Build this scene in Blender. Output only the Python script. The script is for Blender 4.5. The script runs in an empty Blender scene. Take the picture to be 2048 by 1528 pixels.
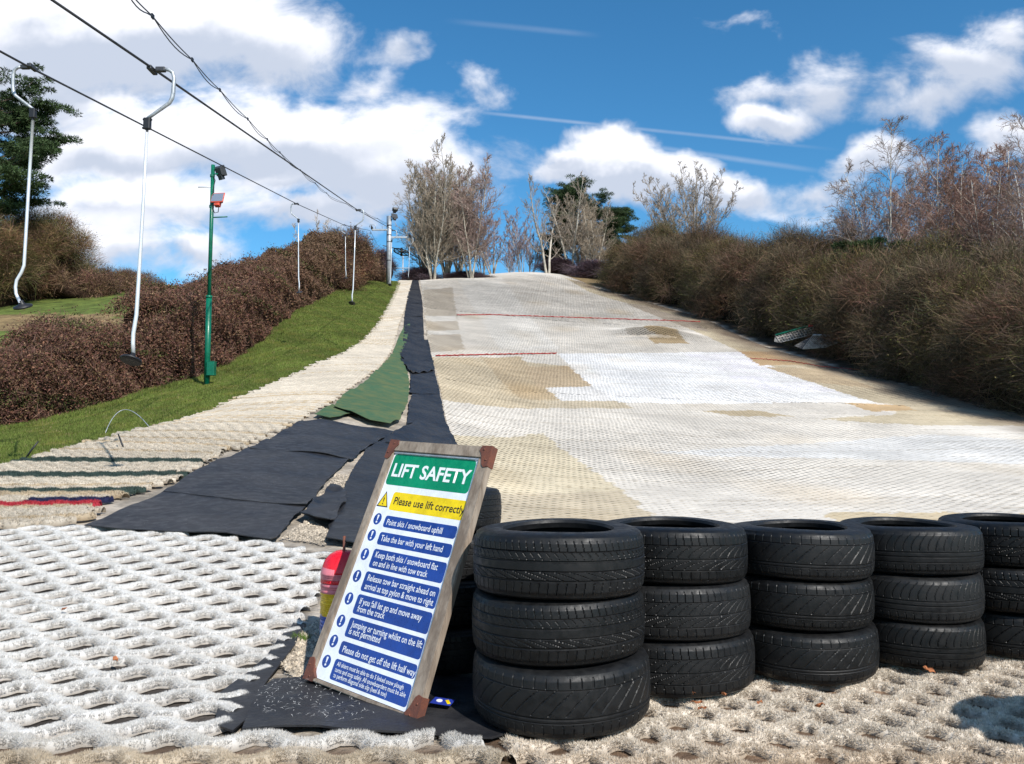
import bpy, bmesh, math, random
import numpy as np
from mathutils import Vector, Matrix

R = math.radians
SC = bpy.context.scene
COL = SC.collection

# ------------------------------------------------------------------ camera, world, sun, exposure
F = 1600.0                      # focal length in pixels of the 2048 wide frame
PITCH = math.atan(116 / 1600)
EYE = np.array([0.0, 0.0, 0.95])
cd = bpy.data.cameras.new('camera'); cam = bpy.data.objects.new('camera', cd); COL.objects.link(cam)
cd.sensor_width = 36; cd.lens = 36 * F / 2048; cd.clip_start = 0.05; cd.clip_end = 3000
cam.location = EYE; cam.rotation_euler = (math.pi / 2 + PITCH, 0, 0)
SC.camera = cam

SUN_AZ = Vector((0.53, -0.85, 0)).normalized()
SUN_EL = R(41)
sd = bpy.data.lights.new('sun', 'SUN'); sun = bpy.data.objects.new('sun', sd); COL.objects.link(sun)
sdir = Vector((SUN_AZ.x * math.cos(SUN_EL), SUN_AZ.y * math.cos(SUN_EL), math.sin(SUN_EL)))
sun.rotation_euler = sdir.to_track_quat('Z', 'Y').to_euler()
sd.energy = 4.9; sd.angle = R(0.53); sd.color = (1.0, 0.955, 0.89)
SC.view_settings.view_transform = 'Standard'; SC.view_settings.look = 'None'
SC.view_settings.exposure = 0.22; SC.view_settings.gamma = 1
SC.render.engine = 'CYCLES'
SC.cycles.max_bounces = 5; SC.cycles.diffuse_bounces = 3; SC.cycles.glossy_bounces = 2
SC.cycles.use_denoising = True


def ray(px, py):
    X = (px - 1024) / F; Y = -(py - 764) / F
    return np.array([X, math.cos(PITCH) - Y * math.sin(PITCH), math.sin(PITCH) + Y * math.cos(PITCH)])


def at(px, py, depth):
    d = ray(px, py)
    return EYE + d * (depth / d[1])


def uv_dir(px, py):
    d = ray(px, py); return d[0] / d[1], d[2] / d[1]


# ------------------------------------------------------------------ sky
class NT:
    def __init__(s, tree):
        s.t = tree; s.n = tree.nodes; s.l = tree.links

    def node(s, typ, **kw):
        n = s.n.new(typ)
        for k, v in kw.items(): setattr(n, k, v)
        return n

    def set(s, sock, v):
        if isinstance(v, bpy.types.NodeSocket): s.l.new(v, sock)
        else: sock.default_value = v

    def m(s, op, a, b=0.0, c=0.0, clamp=False):
        n = s.node('ShaderNodeMath', operation=op, use_clamp=clamp)
        s.set(n.inputs[0], a); s.set(n.inputs[1], b); s.set(n.inputs[2], c)
        return n.outputs[0]

    def mapr(s, v, a, b, c=0.0, d=1.0, smooth=True):
        n = s.node('ShaderNodeMapRange', interpolation_type='SMOOTHSTEP' if smooth else 'LINEAR')
        for i, q in enumerate((v, a, b, c, d)): s.set(n.inputs[i], q)
        return n.outputs[0]

    def xyz(s, x, y, z):
        n = s.node('ShaderNodeCombineXYZ')
        for i, q in enumerate((x, y, z)): s.set(n.inputs[i], q)
        return n.outputs[0]

    def noise(s, vec, scale, detail=4, rough=0.55, dist=0.0):
        n = s.node('ShaderNodeTexNoise')
        if vec is not None: s.l.new(vec, n.inputs['Vector'])
        n.inputs['Scale'].default_value = scale; n.inputs['Detail'].default_value = detail
        n.inputs['Roughness'].default_value = rough; n.inputs['Distortion'].default_value = dist
        return n

    def mix(s, f, a, b, mode='MIX'):
        n = s.node('ShaderNodeMix', data_type='RGBA', blend_type=mode)
        s.set(n.inputs[0], f); s.set(n.inputs[6], a); s.set(n.inputs[7], b)
        return n.outputs[2]


w = bpy.data.worlds.new('World'); SC.world = w; w.use_nodes = True
T_ = NT(w.node_tree); T_.n.clear()
wo = T_.node('ShaderNodeOutputWorld'); bg = T_.node('ShaderNodeBackground')
sky = T_.node('ShaderNodeTexSky', sky_type='NISHITA')
sky.sun_disc = False; sky.sun_elevation = SUN_EL
sky.sun_rotation = math.atan2(SUN_AZ.x, SUN_AZ.y)
sky.air_density = 1.0; sky.dust_density = 0.3; sky.ozone_density = 3.0; sky.altitude = 100
tc = T_.node('ShaderNodeTexCoord'); sp = T_.node('ShaderNodeSeparateXYZ'); T_.l.new(tc.outputs['Generated'], sp.inputs[0])
yy = T_.m('MAXIMUM', sp.outputs[1], 0.08)
cu = T_.m('DIVIDE', sp.outputs[0], yy); cv = T_.m('DIVIDE', sp.outputs[2], yy)
uv = T_.xyz(cu, cv, 0.0)
wn = T_.noise(uv, 5.0, 5, 0.6); wsep = T_.node('ShaderNodeSeparateColor'); T_.l.new(wn.outputs['Color'], wsep.inputs[0])
cu2 = T_.m('ADD', cu, T_.m('MULTIPLY', T_.m('SUBTRACT', wsep.outputs[0], 0.5), 0.16))
cv2 = T_.m('ADD', cv, T_.m('MULTIPLY', T_.m('SUBTRACT', wsep.outputs[1], 0.5), 0.12))
CLOUDS = [  # px, py, radius x, radius y, strength
    (60, 60, 380, 150, 1.1), (330, 40, 300, 150, 1.2), (560, 90, 170, 105, .85), (60, 190, 300, 90, .8),
    (330, 270, 300, 100, 1.0), (560, 260, 240, 95, 1.0), (700, 330, 330, 110, .95), (900, 330, 110, 60, .55), (230, 330, 300, 80, .7),
    (290, 420, 260, 70, .8), (180, 500, 300, 60, .6), (600, 430, 160, 50, .7), (390, 500, 90, 35, .5), (760, 250, 120, 60, .45),
    (810, 85, 50, 55, .42), (950, 185, 60, 40, .4), (745, 170, 60, 40, .35),
    (1215, 310, 120, 62, 1.15), (1300, 350, 130, 60, 1.0), (1440, 385, 140, 50, .9), (1160, 340, 80, 45, .9), (1120, 310, 40, 25, .5),
    (1550, 230, 100, 38, .75), (1640, 170, 90, 60, .55), (1540, 170, 90, 40, .38), (1770, 170, 70, 40, .4),
    (1930, 150, 160, 80, .62), (1850, 210, 120, 50, .5), (2020, 80, 90, 70, .5), (2040, 290, 130, 50, .8), (1740, 320, 90, 50, .75), (1650, 380, 160, 50, .45),
    (1500, 25, 60, 25, .25),
    (-300, 300, 300, 220, 1.0), (2350, 200, 260, 90, .9), (2450, 420, 300, 90, .9), (1600, -300, 300, 90, .8), (500, -350, 400, 120, .8)]
dens = None; low = None
for (px, py, rx, ry, st) in CLOUDS:
    u0, v0 = uv_dir(px, py)
    a = T_.m('DIVIDE', T_.m('SUBTRACT', cu2, u0), rx / F * 1.15)
    b = T_.m('DIVIDE', T_.m('SUBTRACT', cv2, v0), ry / F * 1.15)
    r = T_.m('SQRT', T_.m('ADD', T_.m('MULTIPLY', a, a), T_.m('MULTIPLY', b, b)))
    v = T_.m('MULTIPLY', T_.m('SUBTRACT', 1.0, r), st)
    g = T_.m('MULTIPLY', T_.m('MAXIMUM', v, 0.0), b)
    dens = v if dens is None else T_.m('SMOOTH_MAX', dens, v, 0.12)
    low = g if low is None else T_.m('ADD', low, g)
fb = T_.noise(T_.xyz(cu, T_.m('MULTIPLY', cv, 1.5), 3.0), 9.0, 8, 0.6, 0.3)
fb2 = T_.noise(T_.xyz(cu, T_.m('MULTIPLY', cv, 1.8), 9.0), 3.2, 4, 0.55)
dd = T_.m('ADD', dens, T_.m('MULTIPLY', T_.m('SUBTRACT', fb.outputs[0], 0.5), 1.15))
back = T_.noise(tc.outputs['Generated'], 2.6, 6, 0.6)
front = T_.mapr(sp.outputs[1], 0.10, 0.4)
cf = T_.mapr(dd, -0.03, 0.46)
cb = T_.mapr(back.outputs[0], 0.5, 0.68)
cover = T_.m('ADD', T_.m('MULTIPLY', cf, front), T_.m('MULTIPLY', cb, T_.m('SUBTRACT', 1.0, front)), clamp=True)
# vapour trails
for (x0, y0, x1, y1, wd, st) in [(850, 213, 1700, 302, 6, .28), (1230, 283, 1680, 348, 9, .24), (880, 40, 1210, 72, 10, .10)]:
    u0, v0 = uv_dir(x0, y0); u1, v1 = uv_dir(x1, y1)
    L = math.hypot(u1 - u0, v1 - v0); ex, ey = (u1 - u0) / L, (v1 - v0) / L
    du = T_.m('SUBTRACT', cu, u0); dv = T_.m('SUBTRACT', cv, v0)
    al = T_.m('ADD', T_.m('MULTIPLY', du, ex), T_.m('MULTIPLY', dv, ey))
    ac = T_.m('ABSOLUTE', T_.m('SUBTRACT', T_.m('MULTIPLY', du, ey), T_.m('MULTIPLY', dv, ex)))
    k = T_.mapr(ac, wd / F, 0.0)
    k = T_.m('MULTIPLY', k, T_.m('MULTIPLY', T_.mapr(al, 0.0, L * .25), T_.mapr(al, L, L * .75)))
    k = T_.m('MULTIPLY', k, T_.m('MULTIPLY', front, T_.m('MULTIPLY', st, T_.m('ADD', 0.35, fb.outputs[0]))))
    cover = T_.m('MAXIMUM', cover, k)
# colours: deep clear blue (tinted Nishita) and lit / grey cloud
skyc = T_.mix(1.0, sky.outputs[0], (0.72, 1.02, 1.10, 1), 'MULTIPLY')
hs = T_.node('ShaderNodeHueSaturation'); hs.inputs['Saturation'].default_value = 1.12; hs.inputs['Value'].default_value = 1.0
T_.l.new(skyc, hs.inputs['Color'])
shade = T_.mapr(T_.m('SUBTRACT', T_.m('ADD', T_.m('MULTIPLY', low, 1.6), T_.m('MULTIPLY', T_.m('SUBTRACT', fb2.outputs[0], 0.5), 1.6)), T_.m('MULTIPLY', T_.m('SUBTRACT', fb.outputs[0], 0.5), -0.5)), -0.32, 0.30)
cc = T_.mix(shade, (4.4, 4.9, 5.9, 1), (8.0, 8.1, 8.6, 1))
allc = T_.mix(cover, hs.outputs[0], cc)
T_.l.new(allc, bg.inputs['Color']); bg.inputs['Strength'].default_value = 0.12
T_.l.new(bg.outputs[0], wo.inputs[0])

# ------------------------------------------------------------------ terrain
TAB = {  # image column : [(depth, image row of the ground)]
    -500: [(6, 1050), (7.5, 985), (9.5, 930), (12, 893), (16, 858), (20, 828), (30, 700), (40, 640), (50, 600), (56, 575), (70, 620)],
    0: [(6, 1060), (7.5, 990), (9.5, 932), (12, 893), (16, 860), (20, 826), (30, 705), (40, 640), (50, 600), (58, 563), (70, 580)],
    300: [(6, 1070), (7.5, 1000), (9.5, 928), (12, 875), (16, 820), (20, 785), (30, 700), (42, 620), (52, 580), (60, 560), (75, 580)],
    450: [(6, 1072), (7.5, 1000), (9.5, 930), (13, 845), (17, 790), (21, 758), (26, 718), (34, 660), (42, 622), (52, 590), (70, 600)],
    600: [(6, 1078), (8, 1000), (9.5, 950), (13, 858), (17, 785), (21, 735), (26, 690), (34, 628), (42, 598), (52, 566), (60, 566), (75, 590)],
    740: [(6, 1085), (8, 1010), (9.5, 965), (13, 880), (17, 805), (21, 750), (26, 706), (34, 645), (42, 598), (52, 556), (58, 556), (75, 592)],
    850: [(6, 1105), (8, 1050), (9.5, 1005), (13, 920), (17, 835), (21, 780), (26, 735), (34, 680), (42, 635), (52, 590), (60, 562), (64, 556), (70, 557), (90, 590)],
    1040: [(6, 1125), (8, 1070), (9.5, 1035), (13, 955), (17, 880), (21, 820), (26, 768), (34, 705), (42, 652), (52, 602), (60, 568), (68, 548), (76, 539), (84, 540), (110, 610)],
    1180: [(6, 1125), (8, 1072), (9.5, 1037), (13, 962), (17, 885), (21, 825), (26, 773), (34, 712), (42, 663), (52, 618), (60, 588), (70, 564), (78, 555), (90, 560), (110, 600)],
    1400: [(6, 1125), (8, 1075), (9.5, 1040), (13, 970), (17, 892), (21, 835), (26, 782), (34, 720), (42, 672), (50, 634), (60, 600), (75, 575), (90, 590), (110, 620)],
    2048: [(6, 1125), (8, 1070), (9.5, 1032), (13, 945), (17, 880), (21, 842), (25, 812), (34, 755), (42, 715), (50, 680), (60, 650), (80, 640), (110, 660)],
    2600: [(6, 1125), (8, 1060), (9.5, 1015), (13, 930), (17, 870), (21, 830), (25, 805), (34, 755), (42, 715), (50, 690), (60, 665), (80, 660), (110, 660)],
}
DD = np.arange(0, 120.01, 0.5); UU = np.linspace(-1.2, 1.2, 97)
cols = sorted(TAB); prof = []
for c in cols:
    ds = [0, 1.5, 3.2]; zs = [0, 0, 0]
    left = max(0.0, min(1.0, (900 - c) / 500))
    ds.append(4.6); zs.append(0.07 * left)
    for d, Y in TAB[c]:
        ds.append(d); r = ray(c, Y); zs.append(0.95 + d * r[2] / r[1])
    ds += [125]; zs += [zs[-1]]
    prof.append(np.interp(DD, ds, zs))
prof = np.array(prof); ucol = (np.array(cols) - 1024) / F
ZT = np.array([[np.interp(u, ucol, prof[:, j]) for j in range(len(DD))] for u in UU])
def _sm(a, k, ax):
    ker = np.hanning(k + 2)[1:-1]; ker /= ker.sum()
    pad = [(0, 0), (0, 0)]; pad[ax] = (k // 2, k // 2)
    b = np.pad(a, pad, mode='edge')
    return np.apply_along_axis(lambda v: np.convolve(v, ker, 'valid'), ax, b)
ZS = _sm(_sm(ZT, 7, 1), 5, 0)
wgt = np.clip((DD - 3.0) / 4, 0, 1)[None, :]
ZT = ZT * (1 - wgt) + ZS * wgt

_rng = np.random.RandomState(5)
_PH = _rng.rand(12, 4)
def undul(x, y, s=1.0):
    r = 0
    for i in range(6):
        a = _PH[i]
        r = r + np.sin(x * (0.5 + 2.2 * a[0]) * s + y * (0.4 + 2.0 * a[1]) * s * (1 if i % 2 else -1) + a[2] * 6.28)
    return r / 6


def Tz(x, y):
    x = np.asarray(x, float); y = np.asarray(y, float)
    d = np.clip(y, 0, 119.9); u = np.clip(x / np.maximum(y, 1.5), -1.199, 1.199)
    fi = (u + 1.2) / 2.4 * (len(UU) - 1); fj = d / 0.5
    i = np.minimum(fi.astype(int), len(UU) - 2); j = np.minimum(fj.astype(int), len(DD) - 2)
    a = fi - i; b = fj - j
    z = ZT[i, j] * (1 - a) * (1 - b) + ZT[i + 1, j] * a * (1 - b) + ZT[i, j + 1] * (1 - a) * b + ZT[i + 1, j + 1] * a * b
    z = z + 0.05 * undul(x, y, 0.5) * np.clip((y - 6) / 10, 0, 1)
    z = z + 0.42 * np.exp(-(((x - MX) / 1.9) ** 2 + ((y - MY) / 1.1) ** 2))
    return z
MX, MY = 1e6, 1e6


def hit(px, py):
    d = ray(px, py); d = d / d[1]
    ts = np.concatenate([np.arange(1.2, 30, 0.03), np.arange(30, 119, 0.1)])
    P = EYE[None] + ts[:, None] * d[None]
    z = Tz(P[:, 0], P[:, 1]); below = np.nonzero(P[:, 2] < z)[0]
    k = below[0] if len(below) else int(np.argmin(np.abs(P[:, 2] - z)[300:])) + 300
    return P[k][:2]


def hits(pts): return np.array([hit(*p) for p in pts])
_m = hit(1312, 672); MX, MY = _m[0], _m[1] + 0.6


def inside(poly, x, y):
    x = np.asarray(x); y = np.asarray(y); r = np.zeros(x.shape, bool); n = len(poly)
    for i in range(n):
        x0, y0 = poly[i]; x1, y1 = poly[(i + 1) % n]
        if y0 == y1: continue
        c = ((y0 > y) != (y1 > y)) & (x < (x1 - x0) * (y - y0) / (y1 - y0) + x0)
        r ^= c
    return r


# ------------------------------------------------------------------ helpers
def tag(o, label=None, cat=None, group=None, kind=None):
    if label: o['label'] = label
    if cat: o['category'] = cat
    if group: o['group'] = group
    if kind: o['kind'] = kind
    return o


def empty(name, loc=(0, 0, 0), rot=(0, 0, 0)):
    o = bpy.data.objects.new(name, None); COL.objects.link(o)
    o.location = loc; o.rotation_euler = rot; o.empty_display_size = 0.1
    return o


def link(name, me, mat=None, parent=None, smooth=False):
    o = bpy.data.objects.new(name, me); COL.objects.link(o)
    if mat is not None:
        for m in (mat if isinstance(mat, (list, tuple)) else [mat]): me.materials.append(m)
    if parent is not None: o.parent = parent
    if smooth: me.polygons.foreach_set('use_smooth', np.ones(len(me.polygons), bool))
    return o


def copy_tree(o, parent=None):
    c = o.copy(); COL.objects.link(c)
    if parent is not None: c.parent = parent
    for ch in [k for k in o.children]: copy_tree(ch, c)
    return c


def np_mesh(name, V, faces, col=None):
    """V: Nx3, faces: MxK; optional per-vertex colour."""
    me = bpy.data.meshes.new(name); V = np.asarray(V, np.float32); faces = np.asarray(faces, np.int32)
    K = faces.shape[1]; M = faces.shape[0]
    me.vertices.add(len(V)); me.vertices.foreach_set('co', V.ravel())
    me.loops.add(M * K); me.loops.foreach_set('vertex_index', faces.ravel())
    me.polygons.add(M); me.polygons.foreach_set('loop_start', np.arange(M, dtype=np.int32) * K)
    me.polygons.foreach_set('loop_total', np.full(M, K, np.int32))
    if col is not None:
        a = me.color_attributes.new('Col', 'FLOAT_COLOR', 'POINT')
        c = np.ones((len(V), 4), np.float32); c[:, :3] = col; a.data.foreach_set('color', c.ravel())
    me.update(calc_edges=True)
    return me


def bm_obj(name, bm, mat, parent=None, smooth=False):
    me = bpy.data.meshes.new(name); bmesh.ops.recalc_face_normals(bm, faces=bm.faces); bm.to_mesh(me); bm.free()
    return link(name, me, mat, parent, smooth)


def tube_bm(bm, pts, rad, seg=8, cap=True):
    pts = [Vector(p) for p in pts]; n = len(pts)
    rads = rad if isinstance(rad, (list, tuple)) else [rad] * n
    rings = []; prev = None
    for i, p in enumerate(pts):
        t = (pts[min(i + 1, n - 1)] - pts[max(i - 1, 0)]).normalized()
        if prev is None:
            a = Vector((0, 0, 1)) if abs(t.z) < 0.9 else Vector((1, 0, 0))
            x = t.cross(a).normalized()
        else:
            x = (prev - t * prev.dot(t)).normalized()
        prev = x; y = t.cross(x)
        rings.append([bm.verts.new(p + (x * math.cos(2 * math.pi * k / seg) + y * math.sin(2 * math.pi * k / seg)) * rads[i]) for k in range(seg)])
    for a, b in zip(rings, rings[1:]):
        for k in range(seg): bm.faces.new((a[k], a[(k + 1) % seg], b[(k + 1) % seg], b[k]))
    if cap: bm.faces.new(rings[0]); bm.faces.new(list(reversed(rings[-1])))
    return bm


def box_bm(bm, size, mat4=None, bev=0.0):
    r = bmesh.ops.create_cube(bm, size=1.0)
    vs = r['verts']
    bmesh.ops.scale(bm, vec=size, verts=vs)
    if bev > 0:
        es = list({e for v in vs for e in v.link_edges})
        q = bmesh.ops.bevel(bm, geom=es, offset=bev, segments=2, affect='EDGES', profile=0.5)
        vs = list({v for f in q['faces'] for v in f.verts} | {v for v in vs if v.is_valid})
    if mat4 is not None: bmesh.ops.transform(bm, matrix=mat4, verts=vs)
    return vs


def lathe_bm(bm, prof, seg=32, mat4=None, close=False):
    rings = []
    for r, z in prof:
        rings.append([bm.verts.new((r * math.cos(2 * math.pi * k / seg), r * math.sin(2 * math.pi * k / seg), z)) for k in range(seg)])
    L = list(zip(rings, rings[1:])) + ([(rings[-1], rings[0])] if close else [])
    for a, b in L:
        for k in range(seg): bm.faces.new((a[k], a[(k + 1) % seg], b[(k + 1) % seg], b[k]))
    if not close:
        if prof[0][0] > 1e-6: bm.faces.new(list(reversed(rings[0])))
        if prof[-1][0] > 1e-6: bm.faces.new(rings[-1])
    if mat4 is not None: bmesh.ops.transform(bm, matrix=mat4, verts=[v for r in rings for v in r])


def mat(name, base=(0.5, 0.5, 0.5), rough=0.6, var=0.0, vscale=8.0, bump=0.0, bscale=40.0, metal=0.0, attr=False, dark=None, spec=0.5, sheen=0.0, trans=0.0, stretch=None):
    m = bpy.data.materials.new(name); m.use_nodes = True; t = NT(m.node_tree)
    b = t.n['Principled BSDF']; b.inputs['Roughness'].default_value = rough; b.inputs['Metallic'].default_value = metal
    b.inputs['Specular IOR Level'].default_value = spec
    if sheen: b.inputs['Sheen Weight'].default_value = sheen
    tcn = t.node('ShaderNodeTexCoord'); vec = tcn.outputs['Object']
    if stretch:
        mp = t.node('ShaderNodeMapping'); mp.inputs['Scale'].default_value = stretch; t.l.new(vec, mp.inputs[0]); vec = mp.outputs[0]
    if attr:
        a = t.node('ShaderNodeAttribute', attribute_name='Col'); c = a.outputs['Color']
    else:
        rgb = t.node('ShaderNodeRGB'); rgb.outputs[0].default_value = (*base, 1); c = rgb.outputs[0]
    if var > 0:
        n = t.noise(vec, vscale, 6, 0.6); n2 = t.noise(vec, vscale * 7.3, 3, 0.6)
        f = t.m('ADD', t.m('MULTIPLY', n.outputs[0], 0.65), t.m('MULTIPLY', n2.outputs[0], 0.35))
        f = t.mapr(f, 0.36, 0.64, 0, 1)
        if dark is None:
            k = t.mapr(f, 0, 1, 1 - var, 1 + var, False)
            c = t.mix(1.0, c, t.xyz(k, k, k), 'MULTIPLY')
        else:
            c = t.mix(t.m('MULTIPLY', f, var), c, (*dark, 1))
        t.l.new(t.mapr(n2.outputs[0], 0.3, 0.7, max(0, rough - 0.12), min(1, rough + 0.12)), b.inputs['Roughness'])
    t.l.new(c, b.inputs['Base Color'])
    if bump > 0:
        nb = t.noise(vec, bscale, 5, 0.65); bp = t.node('ShaderNodeBump'); bp.inputs['Strength'].default_value = 1.0
        bp.inputs['Distance'].default_value = bump; t.l.new(nb.outputs[0], bp.inputs['Height']); t.l.new(bp.outputs[0], b.inputs['Normal'])
    if trans > 0:
        tr = t.node('ShaderNodeBsdfTranslucent'); t.l.new(c, tr.inputs[0]); mx = t.node('ShaderNodeMixShader'); mx.inputs[0].default_value = trans
        t.l.new(b.outputs[0], mx.inputs[1]); t.l.new(tr.outputs[0], mx.inputs[2]); t.l.new(mx.outputs[0], t.n['Material Output'].inputs[0])
    return m


M = dict(
    ground=mat('ground', rough=0.95, attr=True, var=0.4, vscale=1.3, bump=0.03, bscale=14, spec=0.2),
    under=mat('underlay', rough=0.9, attr=True, var=0.35, vscale=3, bump=0.01, bscale=60, spec=0.2),
    matting=mat('matting', rough=0.85, attr=True, var=0.13, vscale=0.55, spec=0.25, trans=0.12),
    strand=mat('strand', rough=0.9, attr=True, var=0.12, vscale=3, bump=0.006, bscale=160, spec=0.2, trans=0.1),
    bristle=mat('bristle', rough=0.75, attr=True, spec=0.3, trans=0.28),
    rubber=mat('rubber', (0.0095, 0.0105, 0.014), 0.50, var=0.8, vscale=1.3, bump=0.02, bscale=3, dark=(0.036, 0.034, 0.034), spec=0.40),
    carpet=mat('carpet', (0.045, 0.105, 0.06), 0.95, var=0.75, vscale=3.0, bump=0.003, bscale=160, dark=(0.13, 0.14, 0.06), spec=0.1),
    tyre=mat('tyre', (0.0055, 0.0057, 0.0065), 0.52, var=0.5, vscale=5, bump=0.0005, bscale=120, dark=(0.012, 0.0118, 0.012), spec=0.32),
    wood=mat('wood', (0.36, 0.29, 0.225), 0.85, var=0.85, vscale=9, bump=0.0022, bscale=40, dark=(0.13, 0.095, 0.07), stretch=(1, 1, 0.12)),
    rust=mat('rust', (0.17, 0.055, 0.03), 0.75, var=0.7, vscale=22, bump=0.001, bscale=120, dark=(0.07, 0.03, 0.025)),
    panel=mat('panel', (0.78, 0.80, 0.84), 0.35, var=0.09, vscale=5),
    sgreen=mat('sign_green', (0.0, 0.235, 0.105), 0.35, var=0.14, vscale=6), syel=mat('sign_yellow', (0.80, 0.58, 0.0), 0.35, var=0.16, vscale=6),
    sblue=mat('sign_blue', (0.012, 0.05, 0.26), 0.35, var=0.18, vscale=6), sblack=mat('sign_black', (0.01, 0.01, 0.012), 0.4), swhite=mat('sign_white', (0.8, 0.81, 0.83), 0.35),
    alu=mat('aluminium', (0.72, 0.73, 0.74), 0.38, metal=0.35, var=0.12, vscale=6, dark=(0.4, 0.4, 0.42)),
    galv=mat('galvanised', (0.42, 0.44, 0.46), 0.5, metal=0.5, var=0.2, vscale=6),
    black=mat('black_rubber', (0.012, 0.012, 0.014), 0.5), dgrey=mat('dark_grey', (0.035, 0.037, 0.042), 0.5, var=0.2),
    cable=mat('cable', (0.03, 0.03, 0.033), 0.5), gpaint=mat('green_paint', (0.0, 0.115, 0.062), 0.38, var=0.25, vscale=4),
    orange=mat('orange_paint', (0.52, 0.07, 0.035), 0.5, var=0.3, vscale=12), glass=mat('lamp_glass', (0.55, 0.57, 0.6), 0.12, metal=0.7),
    red=mat('red_plastic', (0.72, 0.012, 0.025), 0.35, var=0.12), pink=mat('pink_plastic', (0.72, 0.20, 0.24), 0.4, var=0.12), yel=mat('yellow_plastic', (0.82, 0.52, 0.01), 0.35, var=0.12),
    blue=mat('blue_plastic', (0.015, 0.08, 0.42), 0.35, var=0.12), lblue=mat('pale_blue_plastic', (0.25, 0.36, 0.55), 0.4, var=0.12),
    leaf=mat('dead_leaf', (0.36, 0.13, 0.05), 0.8, var=0.4, vscale=30), foliage=mat('foliage', rough=0.75, attr=True, spec=0.25, trans=0.2),
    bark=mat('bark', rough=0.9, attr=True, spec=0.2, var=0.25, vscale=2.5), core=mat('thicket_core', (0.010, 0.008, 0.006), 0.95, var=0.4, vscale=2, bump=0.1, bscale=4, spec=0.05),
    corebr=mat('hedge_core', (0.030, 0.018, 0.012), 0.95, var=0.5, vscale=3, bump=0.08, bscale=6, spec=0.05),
    straw=mat('straw', (0.75, 0.73, 0.68), 0.7), strip=mat('red_strip', (0.30, 0.04, 0.032), 0.9, var=0.3, vscale=12, bump=0.01, bscale=60),
    label=mat('label_blue', (0.02, 0.04, 0.3), 0.4), pine=mat('pine', rough=0.7, attr=True, spec=0.25, trans=0.1),
)

# ------------------------------------------------------------------ plan shapes (image outlines laid on the terrain)
TRK = [  # left edge, right edge of the tow track
    ((-420, 1085), (138, 1052)), ((-400, 1040), (184, 1028)), ((-320, 1000), (225, 1002)), ((-220, 985), (300, 984)), ((-110, 968), (352, 966)), ((0, 940), (386, 940)),
    ((110, 908), (425, 917)), ((205, 884), (478, 899)), ((265, 868), (533, 876)), ((342, 850), (595, 846)), ((420, 826), (649, 815)), ((510, 787), (700, 778)),
    ((600, 748), (752, 740)), ((682, 712), (777, 709)), ((724, 685), (787, 689)), ((746, 665), (794, 657)), ((766, 634), (803, 632)), ((781, 606), (812, 604)), ((793, 580), (820, 578)), ((801, 561), (825, 560)), ((806, 556.5), (829, 556))]
TL_ = hits([a for a, b in TRK]); TR_ = hits([b for a, b in TRK])
for A in (TL_, TR_):   # keep the far rows moving uphill
    for i in range(1, len(A)):
        if A[i][1] < A[i - 1][1] + 0.15: A[i][1] = A[i - 1][1] + 0.15
SLOPE_PX = [(838, 557), (845, 600), (850, 640), (858, 700), (869, 740), (880, 780), (893, 850), (910, 890), (935, 950), (960, 1000), (985, 1050), (1000, 1085), (2500, 1085),
            (2700, 880), (2048, 832), (1880, 790), (1700, 742), (1540, 697), (1400, 634), (1280, 600), (1180, 571), (1120, 548), (1080, 541), (1040, 539.5), (1000, 540), (985, 545), (960, 551), (900, 557)]
SLOPE = hits(SLOPE_PX)
gl_y = np.array([TL_[i][1] for i in range(len(TL_))]); gl_x = np.array([TL_[i][0] for i in range(len(TL_))])
def edgeL(y):
    o = np.argsort(gl_y); return np.interp(y, gl_y[o], gl_x[o])
HB_PX = [(-330, 880), (-150, 872), (0, 860), (205, 815), (290, 784), (393, 762), (513, 697), (598, 622), (690, 576), (738, 558)]
HB = hits(HB_PX)
HB = np.array([p for k, p in enumerate(HB)])
HH = np.array([1.75, 1.75, 1.7, 1.7, 1.75, 2.15, 2.2, 2.3, 2.9, 1.7])
RH_PX = [(2500, 915), (2048, 828), (1860, 780), (1700, 737), (1540, 690), (1400, 628), (1290, 600), (1200, 572)]
RH = hits(RH_PX)
def hedgeR(y):
    o = np.argsort(RH[:, 1]); return np.interp(y, RH[o, 1], RH[o, 0])


LM = hits([(-900, 1085), (-200, 1062), (0, 1058), (200, 1056), (330, 1066), (450, 1078), (540, 1088), (640, 1106), (720, 1112), (690, 1150), (640, 1190), (640, 1202), (608, 1232), (604, 1262), (585, 1290),
           (560, 1318), (545, 1345), (512, 1372), (500, 1400), (470, 1440), (445, 1475), (300, 1486), (0, 1492), (-900, 1496)])

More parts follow.
